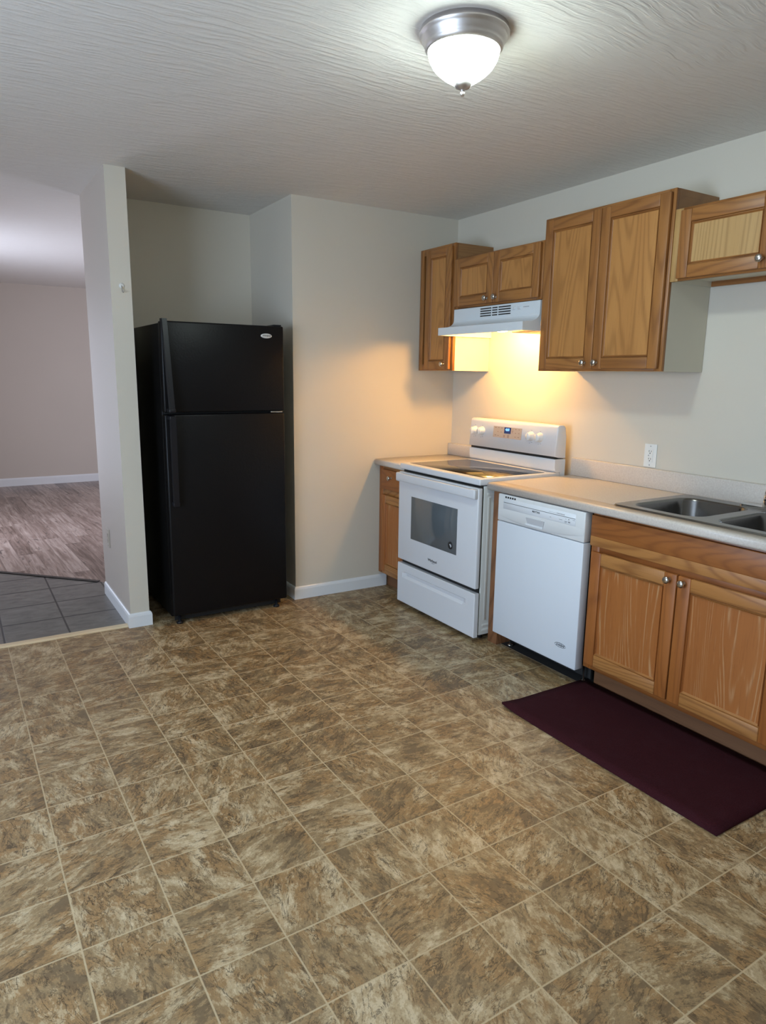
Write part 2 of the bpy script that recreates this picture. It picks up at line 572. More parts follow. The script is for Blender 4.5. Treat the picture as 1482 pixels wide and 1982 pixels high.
def rrect(x0, x1, y0, y1, r, n=6):
    pts = []
    for cx_, cy_, a0 in ((x1 - r, y1 - r, 0), (x0 + r, y1 - r, 90), (x0 + r, y0 + r, 180), (x1 - r, y0 + r, 270)):
        for k in range(n + 1):
            a = R(a0 + 90 * k / n)
            pts.append((cx_ + r * math.cos(a), cy_ + r * math.sin(a)))
    return pts


ORIGIN = {}


def obj(name, bm, mats, parent=None, origin=None):
    if not isinstance(mats, (list, tuple)):
        mats = [mats]
    me = bpy.data.meshes.new(name)
    if parent is not None:
        o0 = ORIGIN[parent]
    elif origin is not None:
        o0 = Vector(origin)
    else:
        o0 = Vector((0, 0, 0))
    bmesh.ops.translate(bm, verts=bm.verts[:], vec=-o0)
    bm.normal_update()
    bm.to_mesh(me)
    bm.free()
    for m in mats:
        me.materials.append(m)
    o = bpy.data.objects.new(name, me)
    COL.objects.link(o)
    ORIGIN[o] = o0
    if parent is not None:
        o.parent = parent
    else:
        o.location = o0
    return o


def tag(o, label=None, cat=None, group=None, kind=None):
    if label:
        o['label'] = label
    if cat:
        o['category'] = cat
    if group:
        o['group'] = group
    if kind:
        o['kind'] = kind
    return o


def thing(name, label, cat, loc, group=None):
    o = bpy.data.objects.new(name, None)
    o.empty_display_size = 0.1
    COL.objects.link(o)
    o.location = loc
    ORIGIN[o] = Vector(loc)
    return tag(o, label, cat, group)


def struct(name, bm, mats, label=None):
    o = obj(name, bm, mats)
    return tag(o, label, None, None, 'structure')


def boxobj(name, mat, parent, *b, bevel=0.0, seg=2):
    bm = BM()
    add_box(bm, *b, bevel=bevel, seg=seg)
    return obj(name, bm, mat, parent)


def add_text(bm, body, size, place, extrude=0.0006, shear=0.0, bold=0.0, mi=0, squash=1.0):
    """lettering as geometry; place(u, v, w) maps text plane to the world"""
    cu = bpy.data.curves.new('lettering', 'FONT')
    cu.body = body
    cu.size = size
    cu.extrude = extrude
    cu.shear = shear
    cu.offset = bold
    cu.align_x = 'CENTER'
    cu.align_y = 'CENTER'
    cu.resolution_u = 3
    t = bpy.data.objects.new('lettering', cu)
    COL.objects.link(t)
    dg = bpy.context.evaluated_depsgraph_get()
    me = bpy.data.meshes.new_from_object(t.evaluated_get(dg))
    vs = [bm.verts.new(place(v.co.x * squash, v.co.y, v.co.z)) for v in me.vertices]
    for p in me.polygons:
        try:
            f_ = bm.faces.new([vs[i] for i in p.vertices])
            f_.material_index = mi
        except ValueError:
            pass
    bpy.data.objects.remove(t)
    bpy.data.curves.remove(cu)
    bpy.data.meshes.remove(me)


def facing_x(x, y, z):      # on a face that looks toward -x
    return lambda u, v, w: Vector((x - w, y - u, z + v))


def facing_y(x, y, z):      # on a face that looks toward -y
    return lambda u, v, w: Vector((x + u, y - w, z + v))


# ------------------------------------------------------------------ room shell
XL, YN, YF = -4.9, -6.0, 5.8      # kitchen left wall, near wall, living far wall
XLL = -3.3                        # living-room left wall
XLR = 1.0                         # living-room right wall

bm = BM()
add_prism(bm, [(XL, YN), (0.15, YN), (0.15, 0.1), (XA, 0.1), (XA, YB + 0.05), (-2.18, YB + 0.05), (-2.18, 0.047), (XL, 0.047)], 'z', -0.06, 0.0)
struct('floor', bm, M_floor)
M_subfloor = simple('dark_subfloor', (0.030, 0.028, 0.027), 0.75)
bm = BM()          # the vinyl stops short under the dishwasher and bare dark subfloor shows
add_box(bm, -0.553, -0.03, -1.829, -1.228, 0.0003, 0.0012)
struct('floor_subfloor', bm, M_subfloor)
bm = BM()
add_prism(bm, [(XLL, 0.047), (-2.18, 0.047), (-2.18, 0.99), (-2.229, 1.022), (-2.8, 1.601), (XLL, 2.108)], 'z', -0.06, 0.0)
struct('floor_entry', bm, M_tile)
bm = BM()
add_prism(bm, [(XLL, 2.108), (-2.8, 1.601), (-2.229, 1.022), (-2.18, 0.99), (-2.18, 0.72), (XLR, 0.72), (XLR, YF), (XLL, YF)], 'z', -0.06, 0.0)
struct('floor_living', bm, M_plank)

bm = BM()
add_box(bm, XL - 0.1, XLR + 0.1, YN - 0.1, YF + 0.1, H, H + 0.08)
struct('ceiling', bm, M_ceil)

bm = BM()
add_box(bm, 0.0, 0.12, YN, 0.0, 0, H)
struct('wall_right', bm, M_wall)
bm = BM()      # back wall of the kitchen with the return into the fridge alcove
add_prism(bm, [(0.12, 0.0), (0.0, 0.0), (XA, 0.015), (XA, YB), (XA + 0.1, YB), (XA + 0.1, 0.11), (0.12, 0.11)], 'z', 0, H)
struct('wall_back', bm, M_wall)
bm = BM()
add_box(bm, XP1 - 0.02, XA + 0.1, YB, YB + 0.08, 0, H)
struct('wall_alcove', bm, M_wall)
bm = BM()
for f_ in add_box(bm, XP0, XP1, YP, YPB, 0, H):
    f_.normal_update()
    if f_.normal.x < -0.5:
        f_.material_index = 1          # the hall side carries the living-room paint
struct('wall_partition', bm, [M_wall, M_wall_living])
bm = BM()
add_box(bm, XA + 0.1, XLR, YB, YB + 0.08, 0, H)
struct('wall_living_near', bm, M_wall_living)
bm = BM()
add_box(bm, XLL, XLR, YF, YF + 0.1, 0, H)
struct('wall_living_far', bm, M_wall_living)

def wall_with_window(name, x, y0, y1, wy0, wy1, wz0, wz1, mat, idx, shift=0.0):
    bm = BM()
    x = x + shift
    add_box(bm, x - 0.12, x, y0, wy0, 0, H)
    add_box(bm, x - 0.12, x, wy1, y1, 0, H)
    add_box(bm, x - 0.12, x, wy0, wy1, 0, wz0)
    add_box(bm, x - 0.12, x, wy0, wy1, wz1, H)
    struct(name, bm, mat)
    bm = BM()
    t = 0.05
    add_box(bm, x - 0.1, x + 0.015, wy0, wy0 + t, wz0, wz1)
    add_box(bm, x - 0.1, x + 0.015, wy1 - t, wy1, wz0, wz1)
    add_box(bm, x - 0.1, x + 0.015, wy0, wy1, wz0, wz0 + t)
    add_box(bm, x - 0.1, x + 0.015, wy0, wy1, wz1 - t, wz1)
    add_box(bm, x - 0.09, x - 0.05, (wy0 + wy1) / 2 - 0.025, (wy0 + wy1) / 2 + 0.025, wz0, wz1)
    struct('window_%d' % idx, bm, M_sky)


wall_with_window('wall_left', XL, YN, 0.047, -3.75, -1.75, 0.45, 2.05, M_wall, 1)
wall_with_window('wall_living_left', XLL, 0.047, YF, 2.15, 3.55, 0.30, 2.0, M_wall_living, 2)
wall_with_window('wall_living_right', XLR, YB, YF, 2.05, 3.45, 0.45, 2.05, M_wall_living, 3, 0.12)
bm = BM()
add_box(bm, XL - 0.1, XLL, 0.047, 0.15, 0, H)
struct('wall_entry', bm, M_wall)
bm = BM()
add_box(bm, XL, 0.12, YN - 0.1, YN, 0, H)
struct('wall_near', bm, M_wall)


# baseboards
def board(name, path, h=0.082, t=0.013):
    """baseboard along a plan polyline; room on the left-hand side offset by (nx, ny)"""
    bm = BM()
    prof = [(0, 0), (t, 0), (t, h - 0.018), (t * 0.75, h - 0.006), (t * 0.35, h), (0, h)]
    n = len(path)
    dirs = [(Vector(path[i + 1]) - Vector(path[i])).normalized() for i in range(n - 1)]
    rings = []
    for i, p in enumerate(path):
        if i == 0:
            nn = Vector((-dirs[0].y, dirs[0].x))
        elif i == n - 1:
            nn = Vector((-dirs[-1].y, dirs[-1].x))
        else:
            a = Vector((-dirs[i - 1].y, dirs[i - 1].x))
            b_ = Vector((-dirs[i].y, dirs[i].x))
            nn = (a + b_) / (1 + a.dot(b_))
        rings.append([bm.verts.new((p[0] + nn.x * u, p[1] + nn.y * u, w)) for u, w in prof])
    for A, B in zip(rings, rings[1:]):
        for k in range(len(prof)):
            bm.faces.new((A[k], A[(k + 1) % len(prof)], B[(k + 1) % len(prof)], B[k]))
    bm.faces.new(rings[0])
    bm.faces.new(rings[-1])
    bmesh.ops.recalc_face_normals(bm, faces=bm.faces[:])
    return struct(name, bm, M_trim)


# walk with the wall on the right-hand side (offset goes to the left of travel)
board('baseboard_back', [(-0.53, 0.006), (XA, 0.015), (XA, 0.46)])
board('baseboard_partition', [(XP1, 0.0 + YP + 0.02), (XP1, YP), (XP0, YP), (XP0, 0.735)])
board('baseboard_living', [(XLR, YF), (XLL, YF)], 0.10)

# floor trims
bm = BM()
add_prism(bm, [(0.026, 0.0), (0.064, 0.0), (0.060, 0.012), (0.030, 0.010)], 'x', XLL, XP0 - 0.004)
struct('trim_1', bm, strip_wood)
bm = BM()
for w, z in ((0.016, 0.006),):
    d = Vector((-0.571, 0.579)).normalized()
    nrm = Vector((-d.y, d.x))
    a = Vector((-2.232, 1.025))
    b_ = a + d * 1.45
    add_prism(bm, [tuple(a - nrm * w), tuple(a + nrm * w), tuple(b_ + nrm * w), tuple(b_ - nrm * w)], 'z', 0, z)
struct('trim_2', bm, M_strip)


# ------------------------------------------------------------------ cabinets
def knob_bm(x, y, z):
    bm = BM()
    add_lathe(bm, [(0.0, 0.002), (0.0085, 0.002), (0.0085, -0.002), (0.005, -0.005), (0.005, -0.012), (0.009, -0.015), (0.0145, -0.019),
                   (0.0155, -0.023), (0.0135, -0.027), (0.008, -0.0295), (0.0, -0.030)], (x, y, z), 'x', 24)
    return bm


def panel_door(parent, xf, y0, y1, z0, z1, knob=None, mv=None, mh=None, mp=None, fw=0.052, name='door', klabel=None, th=0.019, rails=None):
    """frame-and-panel door looking toward -x; xf is the face-frame front, y0 (far) > y1 (near)"""
    ya, yb = max(y0, y1), min(y0, y1)
    x1 = xf - th
    fr = rails or fw
    bm = BM()
    bv = 0.0035
    add_box(bm, x1, xf - 0.0005, ya - fw, ya, z0, z1, 0, bv)
    add_box(bm, x1, xf - 0.0005, yb, yb + fw, z0, z1, 0, bv)
    add_box(bm, x1, xf - 0.0005, yb + fw, ya - fw, z0, z0 + fr, 1, bv)
    add_box(bm, x1, xf - 0.0005, yb + fw, ya - fw, z1 - fr, z1, 1, bv)
    # moulded inner edge
    iy0, iy1, iz0, iz1 = yb + fw, ya - fw, z0 + fr, z1 - fr
    o = 0.011
    prof = [(x1 + 0.0012, 0.0), (x1 + 0.0065, 0.0012), (x1 + 0.0065, 0.0036), (x1 + 0.0022, 0.0048), (x1 + 0.0075, 0.0082), (x1 + 0.0095, o)]

    def ringpts(d, x):
        return [(x, iy0 + d, iz0 + d), (x, iy1 - d, iz0 + d), (x, iy1 - d, iz1 - d), (x, iy0 + d, iz1 - d)]
    rings = [[bm.verts.new(p) for p in ringpts(d, x)] for x, d in prof]
    for A, B in zip(rings, rings[1:]):
        for k in range(4):
            f_ = bm.faces.new((A[k], A[(k + 1) % 4], B[(k + 1) % 4], B[k]))
            f_.material_index = 1 if k in (0, 2) else 0
            f_.normal_update()
            if f_.normal.x > 0:
                f_.normal_flip()
    d = obj(name, bm, [mv, mh], parent)
    bm = BM()
    add_box(bm, x1 + 0.0092, x1 + 0.0152, iy0 + 0.001, iy1 - 0.001, iz0 + 0.001, iz1 - 0.001)
    obj('panel', bm, mp, d)
    if knob:
        k = obj('knob', knob_bm(x1, *knob), M_nickel, d)
        k['label'] = 'round nickel knob'
    return d


def wall_cabinet(name, label, y0, y1, z0, z1, xf, doors, pale=False, brown_from=None, recess=0.0, stile=0.038, panels=None, group=None):
    """y0 far end, y1 near end. doors: list of (ya, yb, z0, z1, knob)"""
    t = thing(name, label, 'cabinet', (xf / 2, (y0 + y1) / 2, z0), group)
    bk = -0.002
    bm = BM()                                     # carcass
    th = 0.014
    xb = xf + 0.019
    add_box(bm, xb, bk, y0 - th, y0, z0, z1)
    if brown_from is None:
        add_box(bm, xb, bk, y1, y1 + th, z0, z1)
    else:
        add_box(bm, xb, bk, y1, y1 + th, z0, brown_from)
    add_box(bm, xb, bk, y1 + th, y0 - th, z1 - 0.03, z1 - 0.012)
    add_box(bm, xb, bk, y1 + th, y0 - th, z0 + recess, z0 + recess + 0.012)
    add_box(bm, bk - 0.008, bk, y1 + th, y0 - th, z0 + recess, z1)
    c = obj('carcass', bm, M_lam, t)
    if brown_from is not None:
        bm = BM()
        add_box(bm, xb, bk, y1, y1 + th, brown_from, z1)
        o = obj('side_panel', bm, oak_hx, t)
        o['label'] = 'brown stained upper part of the side'
    if recess > 0.01:
        bm = BM()
        add_box(bm, -0.022, bk - 0.0085, y1 + th, y0 - th, z0, z0 + recess)
        o = obj('hanging_rail', bm, oak_h, t)
    # face frame
    bm = BM()
    fv = 0.001
    add_box(bm, xf, xb, y0 - stile, y0, z0, z1, 0, fv, 1)
    add_box(bm, xf, xb, y1, y1 + stile, z0, z1, 0, fv, 1)
    add_box(bm, xf, xb, y1 + stile, y0 - stile, z1 - 0.04, z1, 1, fv, 1)
    add_box(bm, xf, xb, y1 + stile, y0 - stile, z0, z0 + 0.04, 1, fv, 1)
    obj('face_frame', bm, [oak_v if not pale else oak_panel_pale, oak_h], t)
    for i, (ya, yb, za, zb, kn) in enumerate(doors):
        mp = oak_panel_pale if pale else oak_panel
        panel_door(t, xf, ya, yb, za, zb, kn, oak_v, oak_h, mp)
    return t


XF = -0.297
ZT, ZB = 2.223, 1.462
wall_cabinet('wall_cabinet', 'tall narrow oak wall cabinet with one door in the corner left of the range hood',
             -0.003, -0.373, ZB, ZT, XF,
             [(-0.088, -0.355, ZB + 0.008, ZT - 0.016, (-0.305, ZB + 0.04))], brown_from=1.97)
wall_cabinet('wall_cabinet', 'short oak wall cabinet with two small doors above the white range hood',
             -0.376, -1.128, 1.832, 2.126, XF,
             [(-0.392, -0.749, 1.843, 2.118, (-0.702, 1.872)), (-0.753, -1.117, 1.843, 2.118, (-0.752 - 0.03, 1.872))])
wall_cabinet('wall_cabinet', 'large tall oak wall cabinet with two long doors right of the range hood',
             -1.131, -1.896, ZB, ZT, XF,
             [(-1.150, -1.510, ZB + 0.011, ZT - 0.014, (-1.466, ZB + 0.04)), (-1.514, -1.882, ZB + 0.011, ZT - 0.014, (-1.540, ZB + 0.04))],
             brown_from=2.0)
wall_cabinet('wall_cabinet', 'short pale oak wall cabinet over the sink, cut by the right edge',
             -1.899, -2.813, 1.840, 2.134, XF,
             [(-1.938, -2.350, 1.848, 2.122, (-2.310, 1.884)), (-2.356, -2.775, 1.848, 2.122, (-2.40, 1.884))],
             pale=True, recess=0.022)


def base_cabinet(name, label, y0, y1, xf, ztop, zbot, toe_x, toe=True):
    t = thing(name, label, 'cabinet', (xf / 2, (y0 + y1) / 2, 0))
    th = 0.016
    xb = xf + 0.019
    bm = BM()
    add_box(bm, xb, -0.003, y0 - th, y0, zbot, ztop)
    add_box(bm, xb, -0.003, y1, y1 + th, zbot, ztop)
    add_box(bm, xb, -0.003, y1 + th, y0 - th, zbot, zbot + 0.014)
    add_box(bm, -0.012, -0.003, y1 + th, y0 - th, zbot, ztop)
    add_box(bm, toe_x + 0.014, -0.003, y0 - th, y0, 0.0, zbot)
    add_box(bm, toe_x + 0.014, -0.003, y1, y1 + th, 0.0, zbot)
    obj('carcass', bm, base_v, t)
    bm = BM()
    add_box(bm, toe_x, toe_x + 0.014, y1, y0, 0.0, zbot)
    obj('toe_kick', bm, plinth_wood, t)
    return t


XB = -0.586
ZC = 0.845       # underside of the worktop
# corner base cabinet left of the range
t = base_cabinet('base_cabinet', 'narrow oak base cabinet with one drawer and one door left of the white range', 0.004, -0.376, XB, ZC - 0.002, 0.104, -0.515)
bm = BM()
add_box(bm, XB, XB + 0.019, -0.040, 0.0065, 0.104, ZC - 0.002, 0, 0.001, 1)
add_box(bm, XB, XB + 0.019, -0.376, -0.34, 0.104, ZC - 0.002, 0, 0.001, 1)
for za, zb in ((0.80, ZC - 0.002), (0.650, 0.69), (0.104, 0.15)):
    add_box(bm, XB, XB + 0.019, -0.34, -0.040, za, zb, 1, 0.001, 1)
obj('face_frame', bm, [base_v, base_h], t)
dr = boxobj('drawer', base_red, t, XB - 0.019, XB - 0.0005, -0.352, -0.045, 0.690, 0.822, bevel=0.004)
obj('knob', knob_bm(XB - 0.019, -0.165, 0.773), M_nickel, dr)
panel_door(t, XB, -0.045, -0.352, 0.128, 0.652, None, base_v, base_h, base_panel)

# filler panel between range and dishwasher
worn_v = oak('oak_worn_vertical', 'z', (0.27, 0.118, 0.050), (0.21, 0.085, 0.034), (0.09, 0.034, 0.014), ring=12, ringmix=0.5, rough=0.55)
tag(boxobj('end_panel', worn_v, None, XB, -0.06, -1.226, -1.154, 0.0, ZC - 0.002, bevel=0.001),
    'worn oak end panel between the white range and the dishwasher', 'panel')

# sink base
YS0, YS1 = -1.831, -2.745
t = base_cabinet('sink_cabinet', 'wide oak base cabinet with two doors under the steel sink', YS0, YS1, XB, ZC - 0.002, 0.110, -0.502)
bm = BM()
add_box(bm, XB, XB + 0.019, YS0 - 0.045, YS0, 0.110, ZC - 0.002, 0, 0.001, 1)
add_box(bm, XB, XB + 0.019, YS1, YS1 + 0.045, 0.110, ZC - 0.002, 0, 0.001, 1)
add_box(bm, XB, XB + 0.019, -2.31, -2.265, 0.15, 0.66, 0, 0.001, 1)
for za, zb in ((0.815, ZC - 0.002), (0.655, 0.712), (0.110, 0.15)):
    add_box(bm, XB, XB + 0.019, YS1 + 0.045, YS0 - 0.045, za, zb, 2, 0.001, 1)
obj('face_frame', bm, [base_v, base_h, base_red], t)
bm = BM()
add_box(bm, XB - 0.019, XB - 0.0005, YS1 + 0.006, YS0 - 0.006, 0.738, 0.833, 0, 0.003)
add_box(bm, XB - 0.019, XB - 0.0005, YS1 + 0.006, YS0 - 0.006, 0.694, 0.7385, 1, 0.002)
obj('false_drawer_front', bm, [base_red, base_h], t)
panel_door(t, XB, -1.846, -2.284, 0.136, 0.668, (-2.252, 0.643), base_v, base_h, base_panel, fw=0.056)
panel_door(t, XB, -2.290, -2.728, 0.136, 0.668, (-2.318, 0.643), base_v, base_h, base_panel, fw=0.056)
boxobj('toe_block', base_v, t, -0.54, -0.502 - 0.0005, YS0 - 0.02, YS0 - 0.001, 0.06, 0.109) if False else None
# base unit beyond the picture that carries the rest of the worktop
t = base_cabinet('base_cabinet', 'oak base cabinet next to the sink cabinet', -2.747, -3.19, XB, ZC - 0.002, 0.110, -0.502)
bm = BM()
add_box(bm, XB, XB + 0.019, -3.19, -2.747, 0.110, ZC - 0.002)
obj('face_frame', bm, [base_v], t)
panel_door(t, XB, -2.76, -3.17, 0.136, 0.82, (-2.80, 0.79), base_v, base_h, base_panel)


# ------------------------------------------------------------------ worktops
def worktop_profile(x_front, z0=0.845, z1=0.885):
    r = 0.013
    pts = [(-0.003, z0), (x_front + 0.012, z0)]
    for k in range(7):
        a = R(270 - 90 * k / 6)
        pts.append((x_front + r + r * math.cos(a), z0 + r * 0.9 + r * 0.9 * math.sin(a)))
    for k in range(7):
        a = R(180 - 90 * k / 6)
        pts.append((x_front + r + r * math.cos(a), z1 - r + r * math.sin(a)))
    return pts


ZW = 0.885
# left piece
t = thing('countertop', 'small beige laminate countertop in the corner left of the range', 'countertop', (-0.3, -0.19, 0.845))
bm = BM()
add_prism(bm, worktop_profile(-0.632) + [(-0.003, ZW)], 'y', -0.001, -0.376, smooth=True)
obj('top', bm, M_lamtop, t)
bm = BM()
add_box(bm, -0.031, -0.003, -0.375, -0.0015, ZW, 0.966, 0, 0.004)
obj('backsplash', bm, M_lamtop, t)
# right piece with the sink cut-out
SX0, SX1, SY0, SY1 = -0.568, -0.036, -1.903, -2.743
CX0, CX1, CY0, CY1 = SX0 + 0.02, SX1 - 0.02, SY0 - 0.02, SY1 + 0.02
YCR = -3.2
t = thing('countertop', 'long beige speckled laminate countertop holding the steel sink', 'countertop', (-0.3, -2.1, 0.845))
bm = BM()
pf = worktop_profile(-0.632)
add_prism(bm, pf + [(CX0, ZW), (CX0, 0.845)][:1] + [(CX0, 0.845)], 'y', -1.148, YCR, smooth=False) if False else None
front = [p for p in pf[1:]] + [(CX0, ZW), (CX0, 0.845)]
add_prism(bm, front, 'y', -1.150, YCR, smooth=True)
add_box(bm, CX0, -0.003, CY0, -1.150, 0.845, ZW)
add_box(bm, CX0, -0.003, YCR, CY1, 0.845, ZW)
add_box(bm, CX1, -0.003, CY1, CY0, 0.845, ZW)
obj('top', bm, M_lamtop, t)
bm = BM()
add_box(bm, -0.022, -0.003, YCR, -1.150, ZW, 0.985, 0, 0.004)
obj('backsplash', bm, M_lamtop, t)

# ------------------------------------------------------------------ sink
sk = thing('kitchen_sink', 'double bowl stainless steel sink set into the long beige countertop', 'sink', ((SX0 + SX1) / 2, (SY0 + SY1) / 2, ZW))
BW = [(-0.520, -0.112, -2.288, -1.955), (-0.520, -0.112, -2.690, -2.344)]     # x0,x1,y0,y1
bm = BM()


def loop_verts(bm, pts, z):
    return [bm.verts.new((p[0], p[1], z)) for p in pts]


def loop_edges(bm, vs):
    return [bm.edges.new((vs[i], vs[(i + 1) % len(vs)])) for i in range(len(vs))]


ZR = ZW + 0.007
outer = loop_verts(bm, rrect(SX0 + 0.006, SX1 - 0.006, SY1 + 0.006, SY0 - 0.006, 0.028), ZR)
holes = [loop_verts(bm, rrect(b_[0], b_[1], b_[2], b_[3], 0.075, 8), ZR) for b_ in BW]
ed = loop_edges(bm, outer)
for h_ in holes:
    ed += loop_edges(bm, h_)
bmesh.ops.triangle_fill(bm, use_beauty=True, use_dissolve=False, edges=ed)
for f_ in bm.faces:
    if f_.normal.z < 0:
        f_.normal_flip()
low = loop_verts(bm, rrect(SX0, SX1, SY1, SY0, 0.034), ZW + 0.0005)
for i in range(len(outer)):
    j = (i + 1) % len(outer)
    bm.faces.new((outer[i], low[i], low[j], outer[j]))
bmesh.ops.recalc_face_normals(bm, faces=bm.faces[:])
obj('rim', bm, M_steel, sk)
for b_ in BW:
    bm = BM()
    levels = [(0.0, ZR, 0.075), (0.004, ZR - 0.002, 0.072), (0.008, ZR - 0.012, 0.07), (0.018, ZR - 0.13, 0.065), (0.026, ZR - 0.152, 0.062), (0.045, ZR - 0.166, 0.055), (0.11, ZR - 0.171, 0.03)]
    prev = None
    for ins, z, r in levels:
        vs = loop_verts(bm, rrect(b_[0] + ins, b_[1] - ins, b_[2] + ins, b_[3] - ins, r, 8), z)
        if prev:
            for i in range(len(vs)):
                j = (i + 1) % len(vs)
                f_ = bm.faces.new((prev[i], prev[j], vs[j], vs[i]))
                f_.smooth = True
        prev = vs
    bm.faces.new(prev)
    bmesh.ops.recalc_face_normals(bm, faces=bm.faces[:])
    bowl = obj('bowl', bm, M_steel, sk)
    bm = BM()
    cx_, cy_ = (b_[0] + b_[1]) / 2, (b_[2] + b_[3]) / 2
    add_lathe(bm, [(0.0, 0.0015), (0.03, 0.0015), (0.042, 0.003), (0.045, 0.0005)], (cx_, cy_, ZR - 0.171), 'z', 28)
    obj('drain', bm, M_chrome, bowl)

# faucet on the back ledge
FY = -2.321
fa = thing('faucet', 'chrome faucet on the back ledge of the steel sink at the right edge', 'faucet', (-0.075, FY, ZR))
bm = BM()
add_prism(bm, rrect(-0.102, -0.048, FY - 0.122, FY + 0.122, 0.024), 'z', ZR + 0.0005, ZR + 0.010)
obj('base_plate', bm, M_chrome, fa)
bm = BM()
add_lathe(bm, [(0.0, 0.010), (0.025, 0.010), (0.024, 0.05), (0.021, 0.065), (0.0, 0.066)], (-0.075, FY, ZR), 'z', 28)
pts = []
for k in range(12):
    q = k / 11
    pts.append((-0.075 - 0.075 * q, FY - 0.19 * q, ZR + 0.045 + 0.075 * math.sin(R(150 * q))))
add_tube(bm, pts, [0.013 - 0.003 * k / 11 for k in range(12)], 14)
obj('spout', bm, M_chrome, fa)
bm = BM()
add_lathe(bm, [(0.0, 0.066), (0.0215, 0.067), (0.019, 0.085), (0.010, 0.092), (0.0, 0.093)], (-0.075, FY, ZR), 'z', 24)
add_tube(bm, [(-0.075, FY, ZR + 0.084), (-0.06, FY - 0.05, ZR + 0.10), (-0.05, FY - 0.10, ZR + 0.112)], [0.008, 0.007, 0.009], 10)
obj('lever', bm, M_chrome, fa)

# ------------------------------------------------------------------ range
RX, RY0, RY1 = -0.685, -0.382, -1.147          # door face, far side, near side
rg = thing('electric_range', 'white electric range with glass cooktop between the oak cabinets', 'stove', (-0.38, (RY0 + RY1) / 2, 0))
bm = BM()
xb0 = RX + 0.042
add_box(bm, xb0, -0.06, RY1 + 0.004, RY0 - 0.004, 0.035, 0.862, 0, 0.003)
# pressed ribs on both side panels
for ys, sgn in ((RY1 + 0.004, -1), (RY0 - 0.004, 1)):
    for xo in (0.035, 0.075, 0.115):
        add_box(bm, xb0 + xo - 0.008, xb0 + xo + 0.008, ys, ys + sgn * 0.0025, 0.12, 0.80, 0, 0.002)
    for zo in (0.055, 0.083):
        add_box(bm, xb0 + 0.02, -0.09, ys, ys + sgn * 0.0025, zo, zo + 0.014, 0, 0.002)
    add_box(bm, xb0 + 0.02, -0.09, ys, ys + sgn * 0.0025, 0.812, 0.826, 0, 0.002)
obj('body', bm, M_white_side, rg)
bm = BM()
add_box(bm, xb0 - 0.012, xb0, RY1 + 0.012, RY0 - 0.012, 0.045, 0.864)
obj('front_gap', bm, M_dark, rg)
for yy in (RY1 + 0.06, RY0 - 0.06):
    for xx in (xb0 + 0.05, -0.12):
        bm = BM()
        add_lathe(bm, [(0, 0), (0.018, 0), (0.018, 0.012), (0.009, 0.014), (0.009, 0.04), (0, 0.04)], (xx, yy, 0), 'z', 14)
        obj('foot', bm, M_dark, rg)
# cooktop: white rim and glass
bm = BM()
add_box(bm, RX + 0.006, -0.10, RY1, RY0, 0.868, 0.903, 0, 0.008, 3)
ck = obj('cooktop', bm, M_white, rg)
bm = BM()
add_box(bm, RX + 0.055, -0.185, RY1 + 0.035, RY0 - 0.035, 0.9025, 0.9045, 0, 0.0008, 1)
gl = obj('glass_surface', bm, M_glass_top, ck)
# backguard
bm = BM()
lowp = [(-0.062, 0.862), (-0.062, 0.978), (-0.136, 0.978), (-0.142, 0.973), (-0.142, 0.935), (-0.138, 0.915), (-0.128, 0.9045), (-0.10, 0.9035), (-0.10, 0.862)]
add_prism(bm, lowp, 'y', RY1 + 0.003, RY0 - 0.003)
obj('backguard', bm, M_white, rg)
bm = BM()
add_box(bm, -0.136, -0.07, RY1 + 0.012, RY0 - 0.012, 0.976, 0.998)
obj('vent_slot', bm, M_dark, rg)


def bg_x(z):          # front face of the upper console
    return -0.150 + (z - 0.995) * 0.085


bm = BM()
up = [(-0.150, 0.995), (bg_x(1.148), 1.148)]
for k in range(1, 7):
    a = R(180 - 90 * k / 6)
    up.append((bg_x(1.148) + 0.02 + 0.02 * math.cos(a), 1.148 + 0.02 * math.sin(a)))
up += [(-0.09, 1.168), (-0.074, 1.155), (-0.064, 1.10), (-0.062, 0.98), (-0.11, 0.985)]
fs = add_prism(bm, up, 'y', RY1, RY0)
caps = [f_ for f_ in fs if len(f_.verts) > 4]
es = list({e for f_ in caps for e in f_.edges})
bmesh.ops.bevel(bm, geom=es, offset=0.008, segments=3, profile=0.5, affect='EDGES', clamp_overlap=True)
for f_ in bm.faces:
    f_.smooth = True
for (yy, zz) in ((-0.434, 1.090), (-0.503, 1.091), (-0.944, 1.092), (-1.016, 1.091)):
    for (u0, u1, v0, v1) in ((-.003, .003, .033, .036), (-.014, -.004, -.036, -.034), (.004, .010, -.040, -.038)):
        add_prism(bm, [(bg_x(zz + v0), zz + v0), (bg_x(zz + v0) - 0.0006, zz + v0), (bg_x(zz + v1) - 0.0006, zz + v1), (bg_x(zz + v1), zz + v1)], 'y', yy + u0, yy + u1, 1)
con = obj('control_console', bm, [M_white, M_mark], rg)


def on_console(y, z):
    return lambda u, v, w: Vector((bg_x(z + v) - 0.0008 - w, y - u, z + v))


def console_patch(bm, y0, y1, z0, z1, d=0.002, mi=0):
    pts = []
    for z in (z0, z1):
        for off_ in (0.0, d):
            pts.append((bg_x(z) - off_, z))
    prof = [pts[0], pts[1], pts[3], pts[2]]
    add_prism(bm, prof, 'y', y0, y1, mi)


